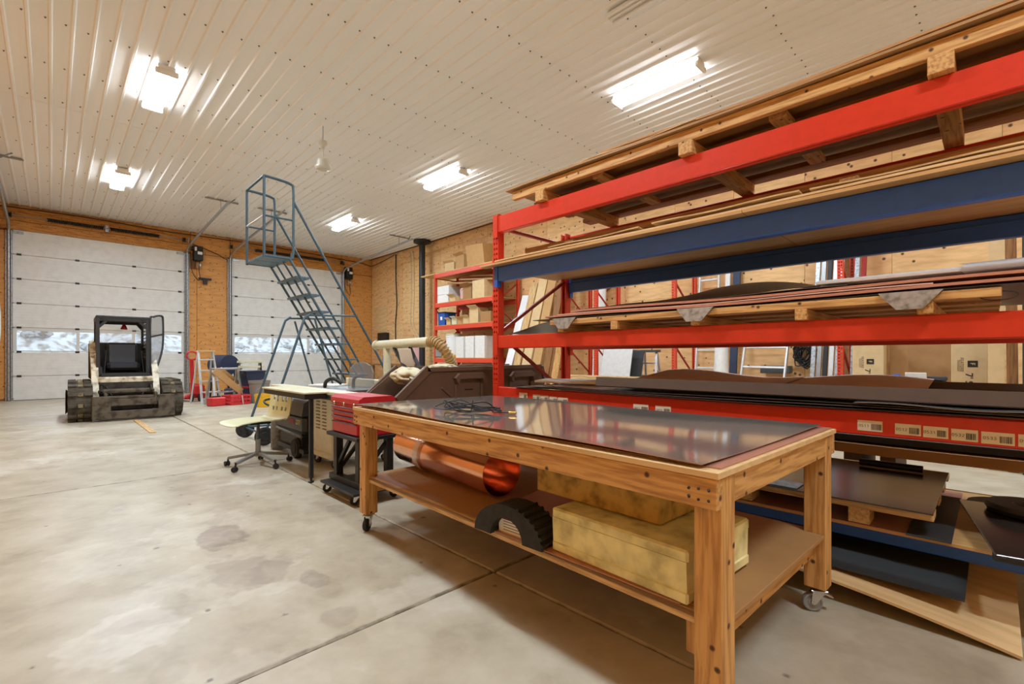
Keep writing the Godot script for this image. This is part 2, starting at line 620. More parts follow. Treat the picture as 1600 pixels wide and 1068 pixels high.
func _ready() -> void:
	rng.seed = 20
	var near := 0.05
	var cam := Camera3D.new()
	cam.name = "camera"
	cam.projection = Camera3D.PROJECTION_FRUSTUM
	cam.keep_aspect = Camera3D.KEEP_HEIGHT
	cam.near = near
	cam.far = 200.0
	cam.size = near * 1068.0 / 735.0
	cam.frustum_offset = Vector2(0.0, near * 24.0 / 735.0)
	cam.position = Vector3(0, 1.15, 0)
	cam.rotation.y = -deg_to_rad(44.41)
	add_child(cam)
	cam.current = true
	var env := Environment.new()
	var sky := Sky.new()
	var sm := ProceduralSkyMaterial.new()
	sm.sky_top_color = Color(0.72, 0.80, 0.92)
	sm.sky_horizon_color = Color(0.90, 0.93, 0.97)
	sm.ground_bottom_color = Color(0.5, 0.5, 0.5)
	sm.ground_horizon_color = Color(0.8, 0.82, 0.84)
	sm.sky_energy_multiplier = 1.6
	sm.ground_energy_multiplier = 1.0
	sky.sky_material = sm
	env.background_mode = Environment.BG_SKY
	env.sky = sky
	env.tonemap_mode = Environment.TONE_MAPPER_LINEAR
	env.tonemap_exposure = 1.64
	env.sdfgi_enabled = true
	env.ssao_enabled = true
	env.ssil_enabled = true
	var we := WorldEnvironment.new()
	we.name = "environment"
	we.environment = env
	add_child(we)
	make_materials()
	build_lights()
	build_floor()
	build_ceiling()
	build_walls()
	build_doors()
	build_outside()
	build_main_rack()
	build_bench()
	build_loader()
	build_step_ladder_rolling()
	build_saw_area()
	build_hopper()
	build_rack_contents()
	build_wall_rack()
	build_behind_rack()
	build_door_corner()
	build_wall_details()

func build_lights() -> void:
	# wraparound tube fixtures in two rows under the ceiling, the same pitch carried on behind the camera
	var spots := [
		[1.15, -8.7, "lit ceiling light fixture near the top left, the larger of the left row"],
		[1.10, -13.7, "small lit ceiling light fixture above the first white overhead door"],
		[6.33, -3.45, "lit ceiling light fixture directly above the tall red rack"],
		[6.33, -8.62, "lit ceiling light fixture between the ceiling fan and the red rack top"],
		[6.33, -13.65, "small lit ceiling light fixture furthest away above the second overhead door"],
		[1.15, -3.6, "lit ceiling light fixture over the open floor beside the workbench"],
		[1.15, 1.6, "lit ceiling light fixture of the left row behind the viewpoint"],
		[6.33, 1.6, "lit ceiling light fixture of the right row behind the viewpoint"]]
	for s in spots:
		var t := thing("ceiling_light", s[2], "light", v3(s[0], YC - 0.02, s[1]), 0.0, "lit ceiling light fixtures")
		pbox(t, "housing", v3(0, -0.03, 0), v3(0.2, 0.06, 1.36), M.white)
		var m := MB.new()
		m.prism(PackedVector2Array([Vector2(-0.13, -0.06), Vector2(-0.115, -0.1), Vector2(-0.07, -0.122), Vector2(0.07, -0.122), Vector2(0.115, -0.1), Vector2(0.13, -0.06)]), 1.28)
		part(t, "lens", m, M.lens)
		for e in [-1, 1]:
			pbox(t, "end_cap", v3(0, -0.09, 0.665 * e), v3(0.27, 0.075, 0.05), M.white, Vector3.ZERO, 0.012)
		var a := AreaLight3D.new()
		a.name = "lamp"
		a.area_size = Vector2(0.22, 1.26)
		a.light_energy = 9.0
		a.light_color = Color(0.83, 0.92, 1.0)
		a.area_normalize_energy = true
		a.area_range = 40.0
		a.area_attenuation = 2.0
		a.shadow_enabled = true
		a.rotation.x = -PI / 2
		a.position = v3(0, -0.128, 0)
		t.add_child(a)
	var u := thing("ceiling_light", "unlit strip light fixture at the top edge above the red rack", "light", v3(4.73, YC - 0.02, -2.55))
	pbox(u, "housing", v3(0, -0.025, 0), v3(0.12, 0.05, 1.25), M.white)
	pbox(u, "reflector", v3(0, -0.055, 0), v3(0.16, 0.02, 1.25), M.white)
	for e in [-1, 1]:
		prod(u, "tube", v3(0.035 * e, -0.085, -0.6), v3(0.035 * e, -0.085, 0.6), 0.014, M.lens_off)

func build_floor() -> void:
	var f := struct("floor")
	pbox(f, "base", v3((XL + XR) / 2, -0.22, (ZB + ZF) / 2), v3(XR - XL + 0.6, 0.2, ZF - ZB + 0.6), M.concrete_dark)
	var xs := [XL - 0.2, 1.70, 5.43, 9.16, XR + 0.2]
	var zs := [ZB - 0.25, -16.79, -13.06, -9.33, -5.6, -1.875, 1.855, ZF + 0.2]
	for a in xs.size() - 1:
		for b in zs.size() - 1:
			var m := MB.new()
			var x0: float = xs[a] + 0.005
			var x1: float = xs[a + 1] - 0.005
			var z0: float = zs[b] + 0.005
			var z1: float = zs[b + 1] - 0.005
			m.box(v3((x0 + x1) / 2, -0.06, (z0 + z1) / 2), v3(x1 - x0, 0.12, z1 - z0), Basis(), 0.008)
			for q in m.v:
				m.t2.append(Vector2((q.x + 1.1) / 10.7, (q.z + 18.2) / 22.7))
			part(f, "slab", m, M.floor)

func build_ceiling() -> void:
	var c := struct("ceiling")
	pbox(c, "deck", v3((XL + XR) / 2, YC + 0.15, (ZB + ZF) / 2), v3(XR - XL + 0.8, 0.2, ZF - ZB + 0.8), M.ply)
	var zs := [ZB - 0.1, -17.1, -10.6, -4.09, 2.4, ZF + 0.1]
	var pitch := 0.2
	for k in zs.size() - 1:
		var z0: float = zs[k] - 0.05
		var z1: float = zs[k + 1]
		var y0: float = YC + (0.0 if k % 2 == 0 else -0.0035)
		var mesh := {}
		var x: float = XL
		var w := 0
		while x < XR - 0.01:
			var ribs: int = mini(4, int(round((XR - x) / pitch)))
			if ribs < 1:
				break
			if not mesh.has(ribs):
				var m := MB.new()
				var pr := PackedVector2Array()
				for r in ribs:
					var o := r * pitch
					pr.append_array([Vector2(o, 0), Vector2(o + 0.068, 0), Vector2(o + 0.082, -0.021), Vector2(o + 0.104, -0.021), Vector2(o + 0.118, 0)])
				pr.append(Vector2(ribs * pitch, 0))
				for j in pr.size() - 1:
					m.qo(v3(pr[j].x, pr[j].y, z0), v3(pr[j + 1].x, pr[j + 1].y, z0), v3(pr[j + 1].x, pr[j + 1].y, z1), v3(pr[j].x, pr[j].y, z1), Vector3.DOWN)
					m.qo(v3(pr[j].x, pr[j].y + 0.002, z0), v3(pr[j + 1].x, pr[j + 1].y + 0.002, z0), v3(pr[j + 1].x, pr[j + 1].y + 0.002, z1), v3(pr[j].x, pr[j].y + 0.002, z1), Vector3.UP)
					for e in [[z0, -1.0], [z1, 1.0]]:
						m.qo(v3(pr[j].x, pr[j].y, e[0]), v3(pr[j + 1].x, pr[j + 1].y, e[0]), v3(pr[j + 1].x, pr[j + 1].y + 0.002, e[0]), v3(pr[j].x, pr[j].y + 0.002, e[0]), v3(0, 0, e[1]))
				mesh[ribs] = m.done()
			var o := part(c, "panel", mesh[ribs], M.ceiling if (w + k) % 3 else M.ceiling_b)
			o.position = v3(x, y0, 0)
			x += ribs * pitch
			w += 1
	# screw heads in rows across the sheets
	var sc := MB.new()
	sc.lathe([Vector2(0.0, -0.011), Vector2(0.006, -0.011), Vector2(0.007, -0.003), Vector2(0.012, -0.002), Vector2(0.012, 0.002)], Transform3D(), 6)
	var mm := MultiMesh.new()
	mm.transform_format = MultiMesh.TRANSFORM_3D
	mm.mesh = sc.done()
	var at := []
	var z := -17.7
	while z < 3.0:
		var x := XL + 0.04
		while x < XR:
			at.append(v3(x + rng.randf_range(-0.012, 0.012), YC - 0.004, z + rng.randf_range(-0.02, 0.02)))
			x += pitch
		z += 1.22
	mm.instance_count = at.size()
	for k in at.size():
		mm.set_instance_transform(k, Transform3D(Basis(), at[k]))
	var mi := MultiMeshInstance3D.new()
	mi.name = "screws"
	mi.multimesh = mm
	mi.material_override = M.screw
	mi.set_meta("kind", "stuff")
	c.add_child(mi)

func build_walls() -> void:
	# right wall: plywood sheets on a solid backing
	var r := struct("wall_right")
	pbox(r, "backing", v3(XR + 0.17, YC / 2, (ZB + ZF) / 2), v3(0.3, YC + 0.5, ZF - ZB + 0.6), M.wooddark_y)
	var rows := [[0.0, 2.44], [2.44, 4.88], [4.88, YC]]
	for k in rows.size():
		var y0: float = rows[k][0]
		var y1: float = rows[k][1]
		var z: float = ZB
		var j := 0
		while z < ZF - 0.01:
			var z1: float = minf(z + 1.22, ZF)
			pbox(r, "plywood_sheet", v3(XR + 0.008, (y0 + y1) / 2, (z + z1) / 2), v3(0.018, y1 - y0 - 0.004, z1 - z - 0.004), M.ply_wall if (j + k) % 2 else M.ply_wall_b, Vector3.ZERO, 0.002)
			z = z1
			j += 1
	var l := struct("wall_left")
	pbox(l, "backing", v3(XL - 0.17, YC / 2, (ZB + ZF) / 2), v3(0.3, YC + 0.5, ZF - ZB + 0.6), M.wooddark_y)
	for k in 2:
		var z: float = ZB
		while z < ZF - 0.01:
			var z1: float = minf(z + 1.22, ZF)
			pbox(l, "plywood_sheet", v3(XL - 0.008, 1.22 + 2.61 * k, (z + z1) / 2), v3(0.018, 2.43 if k == 0 else 2.78, z1 - z - 0.004), M.ply_door, Vector3.ZERO, 0.002)
			z = z1
	var n := struct("wall_front")
	pbox(n, "backing", v3((XL + XR) / 2, YC / 2, ZF + 0.17), v3(XR - XL + 0.6, YC + 0.5, 0.3), M.wooddark_y)
	var x: float = XL
	while x < XR - 0.01:
		var x1: float = minf(x + 1.22, XR)
		pbox(n, "plywood_sheet", v3((x + x1) / 2, YC / 2, ZF + 0.008), v3(x1 - x - 0.004, YC - 0.004, 0.018), M.ply_wall, Vector3.ZERO, 0.002)
		x = x1
	# wall with the two overhead doors
	var b := struct("wall_back")
	for s in [[XL - 0.2, -0.73], [3.05, 4.41], [8.25, XR + 0.2]]:
		pbox(b, "pier", v3((s[0] + s[1]) / 2, YC / 2, ZB - 0.17), v3(s[1] - s[0], YC + 0.4, 0.3), M.wooddark_y)
	pbox(b, "lintel", v3((XL + XR) / 2, 4.54 + 0.45, ZB - 0.17), v3(XR - XL, 0.9, 0.3), M.wooddark_x)
	for s in [[-1.09, -0.745, 0.05, 4.5], [3.07, 3.40, 0.3, 4.02], [3.41, 4.30, 0.02, 4.52], [8.27, 8.62, 0.02, 4.52], [8.63, 9.59, 0.9, 4.52]]:
		pbox(b, "plywood_sheet", v3((s[0] + s[1]) / 2, (s[2] + s[3]) / 2, ZB - 0.008), v3(s[1] - s[0], s[3] - s[2], 0.024), M.ply_door, Vector3.ZERO, 0.002)
	pbox(b, "plywood_sheet", v3(9.11, 0.46, ZB - 0.008), v3(0.96, 0.87, 0.022), M.wooddark_y, Vector3.ZERO, 0.002)
	# header planks over the doors
	for s in [[-1.08, 3.22], [4.36, 8.3]]:
		for k in 3:
			var h: float = [0.235, 0.225, 0.19][k]
			var y: float = [4.545, 4.79, 5.02][k]
			pbox(b, "header_plank", v3((s[0] + s[1]) / 2, y + h / 2, ZB + 0.022 - 0.012 * k), v3(s[1] - s[0], h, 0.05), M.wooddoor_x)
	for s in [[3.235, 4.345], [8.315, 9.585]]:
		pbox(b, "header_plank", v3((s[0] + s[1]) / 2, 4.87, ZB + 0.002), v3(s[1] - s[0], 0.66, 0.03), M.ply_door)
	for s in [[-0.79, -0.735], [3.055, 3.11], [4.345, 4.405], [8.255, 8.31]]:
		pbox(b, "jamb", v3((s[0] + s[1]) / 2, 2.27, ZB + 0.02), v3(s[1] - s[0], 4.54, 0.06), M.wooddoor_y)

func track_mesh(x: float) -> MB:
	var m := MB.new()
	m.tube(curve([[x, 0.03, ZB + 0.11], [x, 2.2, ZB + 0.11], [x, 4.3, ZB + 0.11], [x, 4.55, ZB + 0.16], [x, 4.66, ZB + 0.36], [x, 4.70, ZB + 0.75], [x, 4.83, -15.6], [x, 4.965, -13.1]], 5), 0.033, 8)
	return m

func build_doors() -> void:
	var hp := 4.54 / 7.0
	# ribbed panel profile in (z, y), extruded along x
	var pr := PackedVector2Array()
	pr.append(Vector2(-0.025, -0.012))
	pr.append(Vector2(-0.012, -0.012))
	pr.append(Vector2(-0.012, 0.004))
	var y := 0.004
	pr.append(Vector2(0.015, 0.004))
	pr.append(Vector2(0.022, 0.016))
	for k in 7:
		var yy := 0.016 + (hp - 0.036) * (k + 1) / 8.0
		pr.append_array([Vector2(0.022, yy - 0.006), Vector2(0.019, yy), Vector2(0.022, yy + 0.006)])
	pr.append_array([Vector2(0.022, hp - 0.02), Vector2(0.012, hp - 0.006), Vector2(-0.008, hp - 0.006), Vector2(-0.008, hp - 0.016), Vector2(-0.025, hp - 0.016)])
	for d in 2:
		var x0: float = [-0.73, 4.41][d]
		var x1: float = [3.05, 8.25][d]
		var w := x1 - x0 - 0.01
		var xc := (x0 + x1) / 2
		var s := struct("door_%d" % (d + 1))
		s.position = v3(xc, 0, ZB + 0.03)
		var pm := MB.new()
		# local x -> world z, local z -> world -x
		pm.prism(pr, w, Transform3D(Basis(v3(0, 0, 1), v3(0, 1, 0), v3(-1, 0, 0)), Vector3.ZERO))
		var mesh := pm.done()
		for k in 7:
			if k == 2:
				continue
			var o := part(s, "panel", mesh, M.doorpanel)
			o.position = v3(0, k * hp, 0)
		# window section
		var yb := 2 * hp
		var f := MB.new()
		f.box(v3(0, yb + 0.02, 0), v3(w, 0.034, 0.05))
		f.box(v3(0, yb + hp - 0.045, 0), v3(w, 0.08, 0.05))
		for q in [-0.5, -1.0 / 6, 1.0 / 6, 0.5]:
			f.box(v3(q * (w - 0.07), yb + hp / 2, 0.0), v3(0.07, hp - 0.01, 0.048))
		var wf := part(s, "window_frame", f, M.doorframe)
		for q in 3:
			pbox(wf, "pane", v3((q - 1) * (w - 0.07) / 3.0, yb + 0.02 + (hp - 0.08) / 2, 0), v3((w - 0.07) / 3.0 - 0.06, hp - 0.08, 0.006), M.glass, Vector3.ZERO, 0.0)
		for k in range(1, 7):
			for q in [-0.47, -0.167, 0.167, 0.47]:
				var o := pbox(s, "hinge", v3(q * w, k * hp, 0.03), v3(0.09, 0.05, 0.02), M.blackmetal)
		for e in [-1, 1]:
			pbox(s, "corner_bracket", v3(e * (w / 2 - 0.1), 4.47, 0.03), v3(0.2, 0.07, 0.02), M.galv)
			for k in 8:
				prod(s, "roller", v3(e * (w / 2 - 0.02), clampf(k * hp, 0.06, 4.5), 0.055), v3(e * (w / 2 + 0.04), clampf(k * hp, 0.06, 4.5), 0.055), 0.014, M.steel, 8)
		pbox(s, "bottom_seal", v3(0, 0.006, 0), v3(w, 0.012, 0.05), M.rubber)
		for e in [-1, 1]:
			var x: float = x0 - 0.07 if e < 0 else x1 + 0.07
			var side: String = ["first", "second"][d]
			var t := thing("door_track", "galvanized %s track of the %s white overhead door" % ["left" if e < 0 else "right", side], "track", v3(0, 0, 0))
			part(t, "rail", track_mesh(x), M.galv)
			var ang := MB.new()
			ang.box(v3(x - 0.045 * e, 2.25, ZB + 0.09), v3(0.012, 4.5, 0.09))
			ang.box(v3(x, 2.25, ZB + 0.055), v3(0.13, 4.5, 0.012))
			part(t, "angle", ang, M.galv)
			var hg := MB.new()
			hg.bar(v3(x, 4.9, -13.9), v3(x, YC - 0.02, -13.9), 0.03, 0.006, v3(1, 0, 0))
			hg.bar(v3(x, 4.93, -13.4), v3(x + 0.25, YC - 0.02, -13.6), 0.03, 0.006, v3(0, 0, 1))
			hg.bar(v3(x - 0.35, YC - 0.03, -13.9), v3(x + 0.4, YC - 0.03, -13.9), 0.05, 0.03)
			part(t, "hanger", hg, M.steel)
		# torsion springs over the door
		var sp := thing("torsion_spring", "dark torsion springs on a shaft above the %s overhead door" % ["first", "second"][d], "spring", v3(xc, 4.9, ZB + 0.15))
		prod(sp, "shaft", v3(-w / 2 - 0.12, 0, 0), v3(w / 2 + 0.12, 0, 0), 0.013, M.steel)
		for e in [-1, 1]:
			var sm := MB.new()
			var p := PackedVector3Array()
			for k in 26 * 8 + 1:
				var a := TAU * k / 8.0
				p.append(v3(e * (0.08 + 1.15 * k / 208.0), cos(a) * 0.034, sin(a) * 0.034))
			sm.tube(p, 0.021, 5)
			part(sp, "spring", sm, M.blackmetal)
			var dr := MB.new()
			dr.lathe([Vector2(0.0, 0), Vector2(0.07, 0), Vector2(0.075, 0.01), Vector2(0.055, 0.03), Vector2(0.055, 0.05), Vector2(0.075, 0.07), Vector2(0, 0.07)], Transform3D(Basis(Vector3.BACK, PI / 2), v3(e * (w / 2 + 0.02), 0, 0)), 16)
			part(sp, "cable_drum", dr, M.blackmetal)
		pbox(sp, "center_bracket", v3(0, 0.0, -0.06), v3(0.07, 0.2, 0.1), M.galv)
		for e in [-1, 1]:
			pbox(sp, "end_bracket", v3(e * (w / 2 + 0.1), 0, -0.05), v3(0.02, 0.14, 0.12), M.galv)

func build_outside() -> void:
	var m := MB.new()
	var nz := FastNoiseLite.new()
	nz.seed = 8
	nz.frequency = 0.16
	nz.fractal_octaves = 4
	var hgt := func(x: float, z: float) -> float:
		var d: float = ZB - 6.5 - z
		return -0.1 + clampf(d, 0.0, 9.0) * 0.42 + nz.get_noise_2d(x * 1.6, z * 1.6) * 0.8 * clampf(d, 0.0, 1.0)
	m.sheet(60, 40, func(u, w): return v3(-35 + 70 * u, hgt.call(-35 + 70 * u, ZB - 0.4 - 26 * w), ZB - 0.4 - 26 * w), 0.2)
	var g := part(self, "ground_outside", m, M.gravel)
	g.set_meta("kind", "structure")
	var rk := []
	for k in 4:
		var b := MB.new()
		var s := nz
		var f := func(u, w):
			var a: float = u * TAU
			var t: float = (w - 0.5) * PI
			var d := v3(cos(t) * cos(a), sin(t), cos(t) * sin(a))
			var q: float = 1.0 + nz.get_noise_3d(d.x * 4 + k * 30, d.y * 4, d.z * 4) * 0.9
			return d * q
		b.sheet(10, 6, f, 0.01)
		rk.append(b.done())
	for k in 36:
		var z: float = ZB - 7.2 - 1.7 * (k % 3) - rng.randf_range(0.0, 0.5)
		var x: float = -9.0 + 2.05 * (k / 3) + rng.randf_range(0.0, 0.4)
		var o := part(self, numbered("boulder"), rk[k % 4], M.rock)
		var e := rng.randf_range(0.18, 0.5)
		o.scale = v3(e * 1.3, e * 0.7, e)
		o.rotation.y = rng.randf() * TAU
		o.position = v3(x, hgt.call(x, z) + e * 0.2, z)
		tag(o, "pale boulder on the bank outside the overhead door windows", "rock", "boulders on the bank outside")
	for k in 24:
		var b := MB.new()
		for j in 26:
			var a := rng.randf() * TAU
			var l := rng.randf_range(0.3, 0.8)
			var tip := v3(cos(a) * l * 0.7, l * rng.randf_range(0.5, 1.0), sin(a) * l * 0.7)
			b.tube(PackedVector3Array([Vector3.ZERO, tip * 0.5 + v3(0, 0.06, 0), tip]), 0.016, 3)
			b.tri(tip, tip + v3(rng.randf_range(-0.12, 0.12), 0.1, rng.randf_range(-0.1, 0.1)), tip + v3(rng.randf_range(-0.1, 0.1), -0.08, 0.1))
		var z: float = ZB - 6.6 - 1.7 * (k % 2) - rng.randf_range(0.0, 0.2)
		var x: float = -7.9 + 2.05 * (k / 2) + rng.randf_range(0.0, 0.2)
		var o := solo("bare_shrub", "bare grey-green shrub on the bank outside the door windows", "shrub", b, M.brush, v3(x, hgt.call(x, z), z), Vector3.ZERO, "shrubs on the bank outside")

# ---------------------------------------------------------------- main pallet rack
func post_mesh(h: float) -> ArrayMesh:
	# perforated channel: front face at x = 0, 76 mm wide along z, 75 mm deep
	var key := "post%.2f" % h
	if R.has(key):
		return R[key]
	var m := MB.new()
	for z in [-0.031, 0.0, 0.031]:
		m.box(v3(0.0015, h / 2, z), v3(0.003, h, 0.015), Basis(), 0.0)
	var n := int(h / 0.05)
	for c in [-0.0155, 0.0155]:
		for k in n:
			m.box(v3(0.0015, k * 0.05 + 0.015, c), v3(0.003, 0.03, 0.017), Basis(), 0.0)
	for s in [-1, 1]:
		m.box(v3(0.038, h / 2, 0.037 * s), v3(0.075, h, 0.003), Basis(), 0.001)
		m.box(v3(0.074, h / 2, 0.028 * s), v3(0.003, h, 0.018), Basis(), 0.0)
	m.box(v3(0.04, 0.004, 0), v3(0.12, 0.008, 0.12), Basis(), 0.002)
	R[key] = m.done()
	return R[key]

func upright(t: Node3D, z: float, h: float, d: float, mp: Material, mb: Material) -> void:
	# front post, rear post and the bracing between them; local x from the front face of the rack
	var a := part(t, "post", post_mesh(h), mp)
	a.position = v3(0, 0, z)
	var b := part(t, "post", post_mesh(h), mp)
	b.position = v3(d, 0, z)
	b.rotation.y = PI
	var y := 0.15
	var k := 0
	pbar(t, "strut", v3(0.06, y, z), v3(d - 0.06, y, z), 0.028, 0.028, mb)
	while y + 0.62 < h:
		pbar(t, "brace", v3(0.06 if k % 2 == 0 else d - 0.06, y, z), v3(d - 0.06 if k % 2 == 0 else 0.06, y + 0.6, z), 0.03, 0.03, mb)
		y += 0.62
		k += 1
	pbar(t, "strut", v3(0.06, h - 0.12, z), v3(d - 0.06, h - 0.12, z), 0.028, 0.028, mb)

func beam(t: Node3D, x: float, z0: float, z1: float, y0: float, y1: float, mt: Material, face := -1.0) -> MeshInstance3D:
	var m := MB.new()
	var h := y1 - y0
	var l := z1 - z0
	m.box(v3(0, h / 2, 0), v3(0.045, h, l), Basis(), 0.006)
	m.box(v3(-face * 0.028, h / 2 - 0.02, 0), v3(0.02, h - 0.04, l), Basis(), 0.004)
	var o := part(t, "beam", m, mt)
	o.position = v3(x, y0, (z0 + z1) / 2)
	for e in [-1, 1]:
		var c := MB.new()
		c.box(v3(face * 0.004, h / 2 - 0.02, e * (l / 2 - 0.004)), v3(0.058, 0.21, 0.008), Basis(), 0.001)
		c.box(v3(face * 0.026, h / 2 - 0.02, e * (l / 2 + 0.018)), v3(0.006, 0.21, 0.05), Basis(), 0.001)
		part(o, "connector", c, mt)
	return o

func build_main_rack() -> void:
	var zl := -3.34
	var zr := 0.36
	var t := thing("pallet_rack", "tall red and blue pallet rack beside the workbench loaded with sheet stock", "rack", v3(3.05, 0, 0))
	var d := 1.1
	upright(t, zl, 2.52, d, M.red, M.red_dark)
	upright(t, zr, 2.52, d, M.red, M.red_dark)
	var a := zl + 0.045
	var b := zr - 0.045
	for s in [[2.335, 2.492, "red"], [1.87, 2.01, "blue"], [1.235, 1.357, "red"], [0.745, 0.872, "red"], [0.2, 0.278, "blue"]]:
		for e in 2:
			beam(t, 0.005 if e == 0 else d - 0.005, a, b, s[0], s[1], M[s[2]], -1.0 if e == 0 else 1.0)
	# bar code stickers on the lower red beam
	var st := thing("label_strip", "row of cream barcode stickers along the lower red rack beam", "labels", v3(3.05 - 0.019, 0, 0))
	var prs := [[-3.0, -2.9, 0.805], [-2.83, -2.745, 0.798], [-2.74, -2.65, 0.796], [-2.64, -2.555, 0.792], [-2.545, -2.44, 0.79], [-1.83, -1.71, 0.785], [-1.655, -1.54, 0.785], [-0.496, -0.392, 0.795], [-0.342, -0.243, 0.792], [-0.235, -0.145, 0.79], [-0.135, -0.045, 0.788], [-0.035, 0.07, 0.786], [0.08, 0.18, 0.786]]
	var digits := ["0412", "0417", "0419", "0421", "0423", "0411", "0415", "0511", "0512", "0531", "0532", "0533", "0534"]
	for k in prs.size():
		var w: float = prs[k][1] - prs[k][0]
		var zc: float = (prs[k][0] + prs[k][1]) / 2
		var p := pbox(st, "sticker", v3(0, prs[k][2], zc), v3(0.0015, 0.054, w), M.label_paper, Vector3.ZERO, 0.0)
		var bars := MB.new()
		var z := w * 0.06
		while z < w * 0.43:
			var bw := rng.randf_range(0.0012, 0.0034)
			bars.box(v3(-0.0012, -0.004, z + bw / 2), v3(0.0006, 0.03, bw), Basis(), 0.0)
			z += bw + rng.randf_range(0.0014, 0.003)
		part(p, "barcode", bars, M.ink)
		var bs := Basis(v3(0, 0, 1), v3(0, 1, 0), v3(-1, 0, 0))
		text(p, "number", digits[k], 0.019, v3(-0.0008, -0.001, -w * 0.24), bs, M.ink, "Droid Sans Mono", true)

func caster(p: Node3D, at: Vector3, r: float, turn: float, dark := true) -> void:
	var c := Node3D.new()
	c.name = "caster"
	p.add_child(c, true)
	c.position = at
	c.rotation.y = turn
	var w := MB.new()
	w.lathe([Vector2(0, -0.014), Vector2(r * 0.45, -0.014), Vector2(r * 0.5, -0.011), Vector2(r * 0.72, -0.011), Vector2(r * 0.8, -0.014), Vector2(r * 0.96, -0.012), Vector2(r, 0), Vector2(r * 0.96, 0.012), Vector2(r * 0.8, 0.014), Vector2(r * 0.72, 0.011), Vector2(r * 0.5, 0.011), Vector2(r * 0.45, 0.014), Vector2(0, 0.014)], Transform3D(Basis(v3(0, 0, 1), PI / 2), v3(0, r, -r * 0.5)), 18)
	part(c, "wheel", w, M.rubber if dark else M.grey)
	var f := MB.new()
	for s in [-1, 1]:
		f.prism(PackedVector2Array([Vector2(r * 0.75, r * 2.3), Vector2(-r * 0.6, r * 2.3), Vector2(-r * 0.75, r * 0.85), Vector2(-r * 0.3, r * 0.85)]), 0.003, Transform3D(Basis(v3(0, 0, 1), v3(0, 1, 0), v3(-1, 0, 0)), v3(0.019 * s, 0, 0)))
	f.box(v3(0, r * 2.3 + 0.003, 0), v3(0.06, 0.008, 0.07))
	f.rod(v3(-0.024, r, -r * 0.5), v3(0.024, r, -r * 0.5), 0.007, 8)
	f.lathe([Vector2(0.026, 0), Vector2(0.026, 0.014), Vector2(0, 0.014)], Transform3D(Basis(), v3(0, r * 2.3 - 0.014, 0)), 12)
	part(c, "fork", f, M.chrome)
	if not dark:
		pbox(c, "brake", v3(0, r * 1.9, r * 0.9), v3(0.03, 0.006, 0.05), M.chrome, v3(0.4, 0, 0))

